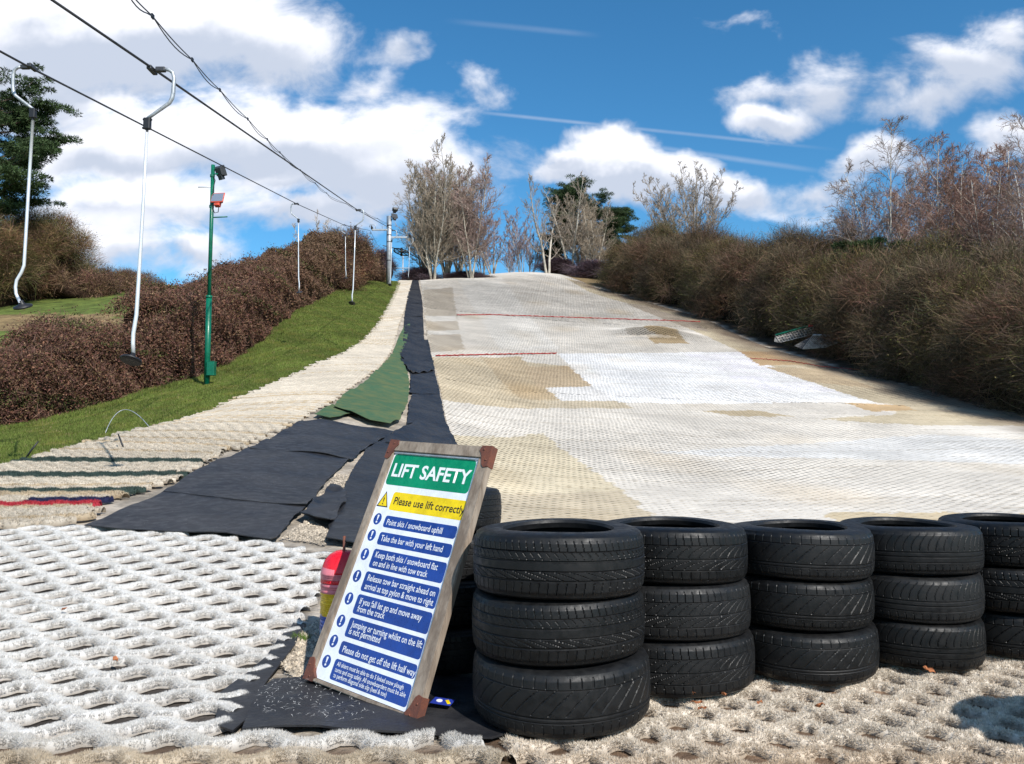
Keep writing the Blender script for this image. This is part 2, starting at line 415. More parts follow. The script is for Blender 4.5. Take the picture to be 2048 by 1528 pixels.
# ------------------------------------------------------------------ ground sheet
def build_ground():
    dy = np.concatenate([np.arange(-12, 0, 1.0), np.arange(0, 12, 0.12), np.arange(12, 40, 0.3), np.arange(40, 120, 0.8), np.array([130, 160, 220, 350, 600.])])
    su = np.concatenate([np.linspace(-1.0, 1.0, 260)])
    su = np.sign(su) * (np.abs(su) ** 1.25)
    X = su[None, :] * (np.maximum(dy, 0)[:, None] * 1.35 + 9); Y = np.repeat(dy[:, None], len(su), 1)
    Z = Tz(X, Y) - 0.008
    far = np.clip((Y - 118) / 200, 0, 1); Z = Z * (1 - far) + 2.0 * far
    rng = np.random.RandomState(1)
    Z = Z + rng.normal(0, 0.004, Z.shape) * np.clip(1.5 - np.abs(X) * 0, 0, 1)
    c = np.zeros(X.shape + (3,)); n = undul(X, Y, 1.3); n2 = undul(X + 30, Y * 1.3, 3.1)
    grit = np.array([0.36, 0.31, 0.25]); grass = np.array([0.088, 0.118, 0.026]); soil = np.array([0.075, 0.05, 0.033]); dry = np.array([0.22, 0.155, 0.075])
    c[:] = grit
    g = (X < edgeL(Y) + 0.35) & (Y > 6.5)
    gg = grass[None, None] * (1 + 0.28 * n[..., None] + 0.16 * n2[..., None]) + np.array([0.03, 0.012, 0.0]) * np.clip(n2, 0, 1)[..., None]
    c = np.where(g[..., None], gg, c)
    hx = np.interp(Y, HB[:, 1], HB[:, 0])
    hd = g & (X < hx + 0.15) & (X > hx - 2.2); c = np.where(hd[..., None], soil, c)
    d2 = g & (X < hx - 4) & (Y > 36) & (Y < 41 - 0.15 * (X + 20)) & (X < -16); c = np.where(d2[..., None] & (n[..., None] > -0.35), dry, c)
    c = np.where(((X > hedgeR(Y) - 0.25) & (Y > 8))[..., None], soil * (1 + 0.3 * n[..., None]), c)
    c = np.where(((Y > 66) & (X < 9) & (X > -14))[..., None], dry * 0.8, c)
    c = np.where((inside(LM, X, Y) & (Y > 1))[..., None], np.array([.050, .043, .038]) * (1 + .6 * n2[..., None]), c)
    c = np.where(((Y < 5.5) & (X > -.1) | (Y < 2.6))[..., None], np.array([.13, .085, .055]) * (1 + .5 * n2[..., None]), c)
    c = np.where((Y < 1.0)[..., None], grit, c)
    V = np.stack([X, Y, Z], -1).reshape(-1, 3); h, wd = X.shape
    I = np.arange(h * wd).reshape(h, wd)
    Fq = np.stack([I[:-1, :-1], I[:-1, 1:], I[1:, 1:], I[1:, :-1]], -1).reshape(-1, 4)
    o = link('ground', np_mesh('ground', V, Fq, c.reshape(-1, 3)), M['ground'], smooth=True); tag(o, kind='structure')
build_ground()

# ------------------------------------------------------------------ brush matting
def lattice(P, Cc, ok, halfw, height, K=3, lift=0.0, seed=0, edge_drop=0.0, name='m', low_tint=(.22, .19, .16), dk=.8):
    """P: J x N x 2 centre lines on plan, Cc: J x N x 3 colour, ok: J x N mask. Returns a tube-like strand mesh laid on the terrain."""
    rng = np.random.RandomState(seed); J, N, _ = P.shape
    Tn = np.zeros_like(P); Tn[:, 1:-1] = P[:, 2:] - P[:, :-2]; Tn[:, 0] = P[:, 1] - P[:, 0]; Tn[:, -1] = P[:, -1] - P[:, -2]
    Tn /= np.linalg.norm(Tn, axis=2, keepdims=True) + 1e-9
    Nn = np.stack([-Tn[..., 1], Tn[..., 0]], -1)
    if K == 3: lat = np.array([-1, 0, 1.]); hh = np.array([0, 1, 0.])
    else: lat = np.array([-1, -.78, -.3, .3, .78, 1]); hh = np.array([0, .62, 1, 1, .62, 0.])
    zb = Tz(P[..., 0], P[..., 1]) + lift
    wv = halfw * (1 + rng.normal(0, .06, (J, N))); hv = height * (1 + rng.normal(0, .08, (J, N)))
    X = P[..., 0:1] + Nn[..., 0:1] * lat * wv[..., None]; Y = P[..., 1:2] + Nn[..., 1:2] * lat * wv[..., None]
    Z = zb[..., None] + hh * hv[..., None] - (1 - hh) * edge_drop
    V = np.stack([X, Y, Z], -1).reshape(-1, 3); nk = len(lat)
    I = np.arange(J * N * nk).reshape(J, N, nk)
    Q = np.stack([I[:, :-1, :-1], I[:, 1:, :-1], I[:, 1:, 1:], I[:, :-1, 1:]], -1)
    k = (ok[:, :-1] & ok[:, 1:]); Q = Q[k].reshape(-1, 4)
    hd = (np.clip(1 - hh, 0, 1) * dk)[None, None, :, None]; C = (Cc[:, :, None, :] * (1 - hd) + Cc[:, :, None, :] * np.array(low_tint) * 1.6 * hd).reshape(-1, 3)  # strands take a darker tint towards their lower edges
    used, inv = np.unique(Q, return_inverse=True)
    return np_mesh(name, V[used], inv.reshape(-1, 4), C[used])


def wavy(ang, period, row, amp, center, sx, sy, n_per, jit=0.0, seed=0):
    """strands running along direction ang through a sx by sy box round center"""
    rng = np.random.RandomState(seed)
    J = int(sy / row); N = int(sx / period * n_per)
    s = (np.arange(N) / n_per * period - sx / 2)[None, :] + np.zeros((J, 1)); j = np.arange(J)[:, None]
    ph = s / period * 2 * np.pi + np.pi * (j % 2); ph = ph + .45 * undul(s * 1.3, j * row, 1.5) + jit * 40 * rng.normal(0, 1, (J, 1)) * .6
    t = (j * row - sy / 2) + amp * np.tanh(1.7 * np.sin(ph)) / .935 + jit * rng.normal(0, 1, (J, 1)) + jit * .5 * rng.normal(0, 1, (J, N))
    ca, sa = math.cos(ang), math.sin(ang)
    X = center[0] + s * ca - t * sa; Y = center[1] + s * sa + t * ca
    return np.stack([X + .022 * undul(X + 5, Y, 2.4), Y + .026 * undul(X, Y + 3, 2.1)], -1)


def bristles(P, Cc, ok, halfw, height, per_m, length, width, lift, seed=1, name='b', dens=None, messy=0.35, low_tint=(.42, .37, .31)):
    """single tapering bristles fanning out of every strand"""
    rng = np.random.RandomState(seed)
    A = P[:, :-1][ok[:, :-1] & ok[:, 1:]]; B = P[:, 1:][ok[:, :-1] & ok[:, 1:]]; C = Cc[:, :-1][ok[:, :-1] & ok[:, 1:]]
    L = np.linalg.norm(B - A, axis=1)
    dm = per_m if dens is None else per_m * dens(A[:, 1])
    cnt = rng.poisson(L * dm); idx = np.repeat(np.arange(len(A)), cnt); n = len(idx)
    f = rng.rand(n)[:, None]; p = A[idx] * (1 - f) + B[idx] * f
    t = (B - A)[idx]; t /= np.linalg.norm(t, axis=1, keepdims=True) + 1e-9; nn = np.stack([-t[:, 1], t[:, 0]], 1)
    phi = rng.normal(0, 0.85, n); phi = np.clip(phi, -1.45, 1.45)
    r0 = 0.75
    lat = np.sin(phi); up = np.cos(phi)
    q = p + nn * (lat * halfw * .97)[:, None]; z = Tz(p[:, 0], p[:, 1]) + lift + up * height * .92
    D = np.zeros((n, 3)); D[:, :2] = nn * lat[:, None]; D[:, 2] = up
    D += rng.normal(0, messy, (n, 3)); D /= np.linalg.norm(D, axis=1, keepdims=True)
    ln = length * (0.6 + 0.7 * rng.rand(n)); base = np.stack([q[:, 0], q[:, 1], z], 1)
    side = np.cross(D, rng.normal(0, 1, (n, 3))); side /= np.linalg.norm(side, axis=1, keepdims=True) + 1e-9
    a = base - side * width / 2; b = base + side * width / 2; tip = base + D * ln[:, None]
    V = np.stack([a, b, tip], 1).reshape(-1, 3)
    c = C[idx] * (0.85 + 0.28 * rng.rand(n, 1)); g = np.clip((np.abs(phi) - .55) / .7, 0, 1)[:, None] * .75; cr = c * (1 - g) + c * np.array(low_tint) * 1.3 * g; c3 = np.stack([cr * .8, cr * .8, c * (1 - g * .5)], 1).reshape(-1, 3)  # bristles are tinted darker low on the strand and at their roots
    return np_mesh(name, V, np.arange(n * 3).reshape(-1, 3), c3)


# main slope : strand lattice all the way to the crest
WHITE = np.array([0.62, 0.58, 0.52]); BEIGE = np.array([0.52, 0.44, 0.315]); BRIGHT = np.array([0.80, 0.79, 0.78]); LAV = np.array([0.77, 0.76, 0.80]); TAN = np.array([0.43, 0.32, 0.20]); GREYB = np.array([0.47, 0.43, 0.37])
PATCH = [
    ([(905, 545), (985, 545), (1120, 700), (1000, 700)], np.array([.66, .63, .58])),
    ([(846, 580), (905, 575), (918, 655), (930, 700), (860, 706), (850, 640)], np.array([.45, .40, .33])),
    ([(850, 632), (912, 632), (914, 642), (850, 642)], np.array([.60, .57, .52])),
    ([(855, 662), (930, 660), (932, 668), (856, 670)], np.array([.60, .57, .52])),
    ([(860, 715), (1040, 713), (1050, 725), (1135, 733), (1188, 774), (1095, 778), (1150, 815), (880, 800), (870, 740)], BEIGE),
    ([(960, 715), (1040, 715), (1125, 800), (1040, 800)], np.array([.46, .37, .25])),
    ([(1048, 733), (1137, 733), (1188, 774), (1075, 776)], np.array([.47, .37, .25])),
    ([(1090, 776), (1190, 774), (1240, 803), (1125, 806)], np.array([.66, .645, .625])),
    ([(1080, 803), (1235, 803), (1268, 818), (1110, 818)], np.array([.50, .43, .32])),
    ([(893, 872), (1085, 868), (1190, 945), (1250, 985), (960, 990), (930, 940)], np.array([.56, .49, .36])),
    ([(955, 985), (1245, 982), (1310, 1040), (1350, 1085), (1000, 1085)], np.array([.50, .43, .32])),
    ([(1115, 708), (1480, 705), (1600, 757), (1757, 806), (1500, 808), (1235, 806), (1170, 762)], BRIGHT),
    ([(1370, 709), (1480, 705), (1600, 757), (1690, 786), (1520, 780)], LAV),
    ([(1120, 553), (1180, 585), (1250, 606), (1350, 645), (1480, 704), (1600, 757), (1757, 807), (1800, 812), (1790, 830), (1640, 840), (1850, 852), (2048, 853), (2400, 852), (2400, 800), (2048, 832), (1880, 790), (1700, 742), (1540, 697), (1400, 634), (1280, 600), (1180, 571)], np.array([.50, .43, .31])),
    ([(1250, 606), (1290, 612), (1380, 640), (1420, 665), (1370, 655)], np.array([.42, .36, .29])),
    ([(1480, 704), (1560, 704), (1625, 730), (1520, 732)], np.array([.48, .34, .20])),
    ([(1530, 735), (1640, 740), (1760, 780), (1620, 764)], np.array([.50, .40, .27])),
    ([(1690, 806), (1810, 812), (1830, 822), (1740, 824)], np.array([.50, .36, .21])),
    ([(1400, 822), (1510, 822), (1590, 834), (1470, 834)], np.array([.46, .38, .26])),
    ([(1285, 655), (1335, 655), (1378, 688), (1310, 688)], np.array([.42, .32, .19])),
    ([(1235, 655), (1285, 655), (1320, 672), (1260, 672)], np.array([.44, .40, .34])),
    ([(1650, 1026), (2500, 1030), (2500, 1090), (1730, 1090)], np.array([.54, .45, .31])),
    ([(1300, 905), (1850, 870), (2400, 900), (2400, 935), (1700, 920)], np.array([.62, .61, .59])),
]
PATCHW = [(hits(p), c) for p, c in PATCH]
def slope_col(x, y):
    c = np.zeros(x.shape + (3,)); c[:] = WHITE
    k = 0.06 * undul(x, y * 0.6, 0.8) + 0.04 * undul(x * 1.7 + 9, y * 2.3, 1.1)
    wx = x + 0.10 * undul(x, y, 6.0) + .07 * undul(x * 3, y * 2, 9.0); wy = y + 0.16 * undul(y, x, 6.0) + .10 * undul(y * 3, x * 2, 9.0)
    for poly, cc in PATCHW:
        c[inside(poly, wx, wy)] = cc
    cx_, cy_ = np.floor((x + .15 * y) / 1.25), np.floor((y + .02 * x) / 1.0); hsh = np.sin(cx_ * 12.9898 + cy_ * 78.233) * 43758.5; hsh = hsh - np.floor(hsh)
    k = k + .10 * (hsh - .5); seam = (np.abs(((y + .02 * x) % 1.0) - .03) < .05) & (hsh > .35); c = np.where(seam[..., None], c * (.84, .82, .79), c)
    stain = np.clip(undul(x * .8 + 3, y * .5, 1.1) - .25, 0, 1)[..., None]; c = c * (1 - .45 * stain * (1 - np.array([.92, .80, .62])) * 2)
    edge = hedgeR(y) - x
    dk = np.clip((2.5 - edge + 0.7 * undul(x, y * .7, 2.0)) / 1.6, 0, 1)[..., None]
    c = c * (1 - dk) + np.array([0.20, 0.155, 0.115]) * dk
    return np.clip(c * 1.17 * (1 + k[..., None]), 0, .9)


def build_slope():
    parts = []
    for (y0, y1, per, row, am, hw, ht, npn) in [(6.0, 24, .19, .095, .0235, .0235, .009, 6), (24, 45, .23, .12, .029, .031, .010, 6), (45, 92, .36, .19, .045, .052, .014, 5)]:
        x0 = -3.5 if y0 < 40 else -9.0; x1 = 16
        P = wavy(R(-4), per, row, am, ((x0 + x1) / 2, (y0 + y1) / 2), x1 - x0 + 4, y1 - y0 + 3, npn, jit=0.004, seed=3)
        ok = inside(SLOPE, P[..., 0], P[..., 1]) & (P[..., 1] >= y0) & (P[..., 1] < y1)
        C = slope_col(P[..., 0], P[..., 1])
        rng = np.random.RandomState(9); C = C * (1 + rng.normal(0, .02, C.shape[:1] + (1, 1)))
        parts.append(lattice(P, C, ok, hw, ht, 3, lift=0.012, seed=4, edge_drop=0.006, low_tint=(.42, .37, .31), dk=.72))
    o = link('ski_slope', parts[0], M['matting'], smooth=True); tag(o, kind='structure')
    o = link('ski_slope', parts[1], M['matting'], smooth=True); tag(o, kind='structure')
    o = link('ski_slope', parts[2], M['matting'], smooth=True); tag(o, kind='structure')
    # backing sheet under the strands
    xs = np.arange(-9, 19, 0.3); ys = np.arange(5, 92, 0.3); X, Y = np.meshgrid(xs, ys); Z = Tz(X, Y) + 0.006
    okv = inside(SLOPE, X, Y); I = np.arange(X.size).reshape(X.shape)
    Q = np.stack([I[:-1, :-1], I[:-1, 1:], I[1:, 1:], I[1:, :-1]], -1); okq = okv[:-1, :-1] & okv[1:, 1:] & okv[1:, :-1] & okv[:-1, 1:]
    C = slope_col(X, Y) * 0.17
    o = link('slope_path', np_mesh('u', np.stack([X, Y, Z], -1).reshape(-1, 3), Q[okq].reshape(-1, 4), C.reshape(-1, 3)), M['under'], smooth=True); tag(o, kind='structure')
build_slope()


def build_track():
    n = len(TL_); mid = (TL_ + TR_) / 2
    ln = np.concatenate([[0], np.cumsum(np.linalg.norm(np.diff(mid, axis=0), axis=1))])
    row = 0.115; J = int(ln[-1] / row); tt = np.arange(J) * row
    k = np.interp(tt, ln, np.arange(n))
    def li(A, kk): return np.stack([np.interp(kk, np.arange(n), A[:, 0]), np.interp(kk, np.arange(n), A[:, 1])], -1)
    Lp = li(TL_, k); Rp = li(TR_, k); rng = np.random.RandomState(8)
    ext = rng.normal(0, .035, (J, 2)); W = np.linalg.norm(Rp - Lp, axis=1)
    N = 150; s = np.linspace(0, 1, N)[None, :]
    e0 = (-0.02 + ext[:, :1]); e1 = (1.0 + ext[:, 1:] * .7)
    ss = e0 + (e1 - e0) * s
    C0 = Lp[:, None] * (1 - ss[..., None]) + Rp[:, None] * ss[..., None]
    D = (Rp - Lp) / W[:, None]; Nn = np.stack([-D[:, 1], D[:, 0]], -1)
    per = 0.24; ph = ss * W[:, None] / per * 2 * np.pi + np.pi * (np.arange(J)[:, None] % 2)
    off = 0.034 * np.tanh(1.6 * np.sin(ph)) - 0.10 * np.sin(np.pi * ss) * np.clip(3 - W[:, None] * 0, 0, 1)
    P = C0 + Nn[:, None] * off[..., None]
    C = np.zeros(P.shape[:2] + (3,)); C[:] = (0.57, 0.50, 0.405)
    C *= 1 + 0.10 * undul(P[..., 0], P[..., 1], 1.6)[..., None]; C *= 1 + rng.normal(0, .05, (J, 1, 1))
    tan = rng.rand(J) < 0.13; C[tan] *= (0.86, 0.78, 0.66)
    G = (k > 2.45) & (k < 3.05) | (k > 4.2) & (k < 4.62) | (k > 5.25) & (k < 5.55); C[G] = (0.045, 0.07, 0.06)
    Rd = (k > 1.25) & (k < 1.62); C[Rd] = (0.42, 0.035, 0.05)
    Nv = (k > 1.62) & (k < 1.85); mask = Nv[:, None] & (s > 0.72) & (k[:, None] > 0); C[mask] = (0.02, 0.025, 0.07)
    ok = np.ones((J, N), bool)
    hump = 0.0
    hw = 0.036
    me = lattice(P, C, ok, hw, 0.026, 6, lift=0.03, seed=5, edge_drop=0.02)
    o = link('path', me, M['strand'], smooth=True); tag(o, kind='structure')
    near = (P[..., 1] < 14)
    b = bristles(P, C * 1.18, ok & near & (P[..., 0] > -1.1 * P[..., 1]), hw, 0.028, 1100, 0.016, 0.005, 0.03, seed=6, messy=.22, low_tint=(.62, .58, .53), dens=lambda yy: np.clip((14 - yy) / 4, 0, 1))
    o = link('path', b, M['bristle']); tag(o, kind='structure')
build_track()


def brush_mat(name, label, P, C, ok, hw, ht, per_m, blen, bwid, lift, seed, dens=None, messy=.35):
    me = lattice(P, C, ok, hw, ht, 6, lift=lift, seed=seed, edge_drop=0.012)
    o = link(name, me, M['strand'], smooth=True); tag(o, label, 'brush mat', 'brush mats underfoot by the tyre row')
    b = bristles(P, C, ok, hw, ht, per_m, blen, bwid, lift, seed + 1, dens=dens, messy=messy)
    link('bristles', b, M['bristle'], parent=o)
    return o


# big white mat, left foreground
def build_left():
    A = R(5)
    P = wavy(A, .262, .150, .036, (-3.0, 4.9), 7.5, 6.5, 12, jit=.004, seed=11)
    x, y = P[..., 0], P[..., 1]
    ok = inside(LM, x + 0.02 * undul(x, y, 9), y) & (x > -1.15 * y - .4) & (y > 2.3)
    C = np.zeros(P.shape[:2] + (3,)); C[:] = (0.80, 0.775, 0.735)
    back = np.clip((y - 4.7) / 0.6, 0, 1)[..., None]
    C = C * (1 - .05 * back) * (1 + .05 * undul(x, y, 2.2)[..., None])
    dens = lambda yy: np.clip((3.6 / yy) ** 1.6, .22, 1.3)
    brush_mat('brush_mat', 'big bright white brush mat with ragged finger ends, left of the sign', P, C, ok, .036, .018, 12500, .0085, .0016, .006, 21, dens, messy=.15)
build_left()


# front strip of dirtier matting along the bottom of the view, and the matting the tyres stand on
FM = hits([(-900, 1482), (0, 1482), (300, 1476), (440, 1470), (560, 1462), (700, 1470), (850, 1478), (960, 1492), (990, 1500), (1010, 1460), (985, 1400), (1010, 1340)])
def build_front():
    poly = np.vstack([FM[:8], np.array([[-.02, 2.52], [-.02, .9], [-2.6, .9]])])
    P = wavy(R(1.5), .262, .148, .036, (-1.1, 1.9), 3.6, 2.2, 12, jit=.004, seed=31)
    x, y = P[..., 0], P[..., 1]; ok = inside(poly, x, y)
    d = np.clip((2.56 - y) / .12, 0, 1)[..., None]
    C = np.array([.72, .69, .64]) * (1 - d) + np.array([.60, .50, .37]) * d
    C = C * (1 + .10 * undul(x, y, 4)[..., None])
    brush_mat('brush_mat', 'dirty cream brush mat strip along the near edge in front of the sign', P, C, ok, .036, .018, 11000, .010, .0017, .006, 33, messy=.2)
    poly = np.array([[.0, .9], [3.6, .9], [5.5, 5.2], [.9, 5.2], [.45, 3.3], [.18, 2.9], [-.02, 2.6]])
    P = wavy(R(-6), .195, .115, .027, (2.5, 3.0), 6.4, 4.6, 9, jit=.006, seed=41)
    x, y = P[..., 0], P[..., 1]; ok = inside(poly, x, y)
    d = np.clip((2.62 - y + .1 * undul(x, y, 3)) / .3, 0, 1)[..., None]
    C = np.array([.82, .73, .61]) * (1 - d) + np.array([.68, .54, .39]) * d
    C = C * (1 + .12 * undul(x, y, 5)[..., None])
    dens = lambda yy: np.where(yy > 3.9, .05, 1.0)
    brush_mat('brush_mat', 'worn sandy brush mat with small holes under the tyre stacks', P, C, ok, .0275, .013, 6600, .0115, .0024, .006, 43, dens, messy=.34)
build_front()

# ------------------------------------------------------------------ rubber sheets and green carpet beside the track
_sheet_n = [0]
def sheet(px, label, name='rubber_sheet', m='rubber', lift=0.0, cat='rubber sheet', group='rubber sheets along the tow track', wrinkle=.028, curl=.016, seglen=.16, thick=.007):
    _sheet_n[0] += 1; rng = random.Random(_sheet_n[0])
    W = hits(px); c = W.mean(0); zc = float(Tz(c[0], c[1]))
    bm = bmesh.new(); vs = [bm.verts.new((p[0] - c[0], p[1] - c[1], 0)) for p in W]
    f = bm.faces.new(vs); 
    if f.calc_area() <= 0: pass
    bmesh.ops.recalc_face_normals(bm, faces=bm.faces)
    f = bm.faces[:][0]
    if f.normal.z < 0: f.normal_flip()
    bmesh.ops.triangulate(bm, faces=bm.faces[:])
    for _ in range(6):
        lo = [e for e in bm.edges if e.calc_length() > seglen * (1 + np.linalg.norm(c) * .02)]
        if not lo or len(bm.faces) > 6000: break
        bmesh.ops.subdivide_edges(bm, edges=lo, cuts=1)
        bmesh.ops.triangulate(bm, faces=bm.faces[:])
    bmesh.ops.beautify_fill(bm, faces=bm.faces[:], edges=bm.edges[:])
    ph = rng.random() * 9
    for v in bm.verts:
        x, y = v.co.x + c[0], v.co.y + c[1]; bd = any(e.is_boundary for e in v.link_edges)
        z = float(Tz(x, y)) - zc + 0.010 + lift + wrinkle * (0.5 + 0.5 * float(undul(x * 1.7 + ph, y * 1.7, 1.4)) + .5 * max(0, math.sin(x * 2.1 - y * 1.3 + ph)) ** 8)
        if bd:
            z += curl * (0.5 + 0.5 * math.sin(x * 5 + y * 7 + ph)); v.co.x += rng.uniform(-.012, .012); v.co.y += rng.uniform(-.012, .012)
        v.co.z = z
    r = bmesh.ops.extrude_face_region(bm, geom=bm.faces[:])
    bmesh.ops.translate(bm, vec=(0, 0, thick), verts=[e for e in r['geom'] if isinstance(e, bmesh.types.BMVert)])
    o = bm_obj(name, bm, M[m], smooth=False); o.location = (c[0], c[1], zc); tag(o, label, cat, group)
    o.data.polygons.foreach_set('use_smooth', np.ones(len(o.data.polygons), bool))
    try: o.data.set_sharp_from_angle(angle=R(50))
    except Exception: pass
    return o

sheet([(165, 1064), (240, 1030), (330, 990), (440, 1003), (612, 1018), (585, 1050), (545, 1090), (420, 1076), (300, 1070)], 'wide navy rubber sheet at the foot of the track, touching the white mat')
sheet([(325, 992), (400, 945), (500, 900), (600, 907), (700, 922), (655, 965), (614, 1021), (440, 1006)], 'wide navy rubber sheet left of the bare gravel gap, second from the white mat', lift=.004)
sheet([(495, 903), (545, 878), (600, 848), (640, 845), (700, 855), (790, 868), (740, 895), (704, 926), (600, 910)], 'navy rubber sheet below the green carpet with a raised back edge', lift=.008, curl=.02)
sheet([(600, 1044), (640, 1005), (668, 980), (692, 1000), (690, 1020), (662, 1062), (630, 1056)], 'small curled flap of black rubber on the gravel gap', lift=.02, curl=.05)
sheet([(650, 1092), (664, 1030), (700, 955), (735, 900), (790, 868), (900, 880), (950, 960), (990, 1050), (940, 1120), (780, 1110)], 'broad black rubber sheet behind the sign', lift=.006)
sheet([(790, 866), (835, 848), (892, 850), (915, 893), (860, 905), (770, 890)], 'black rubber sheet between the sign top and the white slope', lift=.010, curl=.02)
sheet([(815, 852), (818, 810), (826, 786), (880, 790), (893, 853), (830, 850)], 'black rubber sheet just right of the green carpet foot', lift=.006, curl=.015)
sheet([(820, 790), (822, 745), (868, 740), (880, 792)], 'black rubber sheet beside the middle of the green carpet', lift=.012, curl=.02)
sheet([(800, 724), (812, 728), (866, 725), (870, 745), (826, 752)], 'crumpled black rubber sheet at the top of the green carpet', lift=.02, curl=.06, wrinkle=.05)
sheet([(798, 712), (812, 684), (856, 682), (866, 728), (812, 726)], 'crumpled black rubber sheet below the narrow dark strip', lift=.01, curl=.04, wrinkle=.03)
yy_ = [684, 667, 655, 634, 622, 608, 593, 580, 569, 558]
wl = [805, 808, 808, 809, 811, 813, 815, 819, 822, 826]; wr = [848, 848, 847, 846, 846, 845, 843, 840, 838, 836]
for i in range(9):
    nm = ['lowest', 'second', 'third', 'fourth', 'fifth', 'sixth', 'seventh', 'eighth', 'topmost'][i]
    sheet([(wl[i], yy_[i] + 1), (wr[i], yy_[i] + 1), (wr[i + 1], yy_[i + 1]), (wl[i + 1], yy_[i + 1])], nm + ' dark panel in the narrow rubber strip climbing to the crest', lift=.006 + .004 * (i % 2), curl=.03, seglen=.4)
sheet([(795, 700), (815, 752), (819, 775), (815, 815), (800, 848), (780, 858), (740, 852), (668, 822), (690, 795), (718, 782), (760, 742), (780, 718)], 'large torn green carpet between track and rubber strip', 'carpet', 'carpet', .05, 'carpet', 'green carpet pieces beside the track', wrinkle=.05, curl=.03)
sheet([(628, 836), (664, 814), (690, 822), (705, 832), (660, 845)], 'small faded olive carpet scrap at the corner of the large green carpet', 'carpet', 'carpet', .03, 'carpet', 'green carpet pieces beside the track')
sheet([(786, 706), (796, 680), (808, 655), (820, 650), (812, 690), (800, 712)], 'narrow green carpet strip above the large carpet', 'carpet', 'carpet', .02, 'carpet', 'green carpet pieces beside the track', wrinkle=.02)
sheet([(420, 1462), (445, 1400), (530, 1330), (560, 1290), (600, 1245), (612, 1262), (560, 1345), (520, 1400), (490, 1450), (470, 1476)], 'black rubber sheet showing under the ragged edge of the white mat', lift=0, wrinkle=.004, curl=.003)
sheet([(480, 1480), (498, 1420), (545, 1370), (610, 1365), (760, 1330), (960, 1380), (1060, 1470), (990, 1494), (850, 1484), (700, 1478), (560, 1470)], 'dusty black rubber sheet the sign stands on', lift=.004, wrinkle=.006, curl=.004)
# grit heap in the gap: pebbles and chips
def chips():
    rng = np.random.RandomState(77); polys = [hits([(630, 1000), (672, 950), (715, 955), (690, 1002), (668, 985), (640, 1010)]), hits([(560, 1080), (618, 1040), (662, 1068), (650, 1095)]), hits([(560, 1340), (600, 1270), (650, 1240), (660, 1330), (600, 1370)]), hits([(580, 860), (650, 835), (660, 850), (600, 870)])]
    Vs = []; Fs = []; Cs = []; n0 = 0
    for poly in polys:
        lo, hi = poly.min(0), poly.max(0); q = lo + (hi - lo) * rng.rand(6000, 2); q = q[inside(poly, q[:, 0], q[:, 1])][:1300]
        for p in q:
            r = rng.uniform(.004, .014); z = float(Tz(*p)) + .012
            v = np.array([[1, 0, 0], [-.5, .87, 0], [-.5, -.87, 0], [0, 0, .9]]) * r * rng.uniform(.6, 1.4, 3); a = rng.rand() * 6.28; c, s = math.cos(a), math.sin(a)
            v = v @ np.array([[c, s, 0], [-s, c, 0], [0, 0, 1]]) + [p[0], p[1], z]
            Vs.append(v); Fs += [[n0, n0 + 1, n0 + 3], [n0 + 1, n0 + 2, n0 + 3], [n0 + 2, n0, n0 + 3]]; n0 += 4
            Cs += [np.array([.5, .42, .32]) * rng.uniform(.5, 1.35)] * 4
    o = link('gravel', np_mesh('gravel', np.vstack(Vs), np.array(Fs), np.array(Cs)), M['under']); tag(o, 'pale grit and chips in the gaps between rubber sheets', 'gravel', kind='stuff')
chips()

# red marker strips across the slope
def red_strip(px, label, r=.028, rad2=None):
    W = []
    for a, b in zip(px, px[1:]):
        for t in np.linspace(0, 1, 24, endpoint=False): W.append((a[0] * (1 - t) + b[0] * t, a[1] * (1 - t) + b[1] * t))
    W.append(px[-1]); G = hits(W); bm = bmesh.new()
    c = G.mean(0); pts = [(p[0] - c[0], p[1] - c[1] + .02 * math.sin(i * 1.3), float(Tz(*p)) + .05 + .012 * math.sin(i * 2.1)) for i, p in enumerate(G)]
    tube_bm(bm, pts, [r * (1 + .25 * math.sin(i * 2.7)) for i in range(len(pts))], 6)
    o = bm_obj('marker_strip', bm, M['strip'], smooth=True); o.location = (c[0], c[1], 0); tag(o, label, 'marker strip', 'red marker strips across the slope')
red_strip([(872, 714), (1000, 711), (1113, 709)], 'short thick red brush strip across the left of the slope, at the white patch corner')
red_strip([(914, 632), (980, 631), (1100, 635), (1250, 640), (1400, 645)], 'long thin red brush strip across the upper slope', .030)
red_strip([(1500, 719), (1580, 724), (1640, 735), (1720, 742)], 'faint dark red strip on the beige matting by the right thicket', .016)

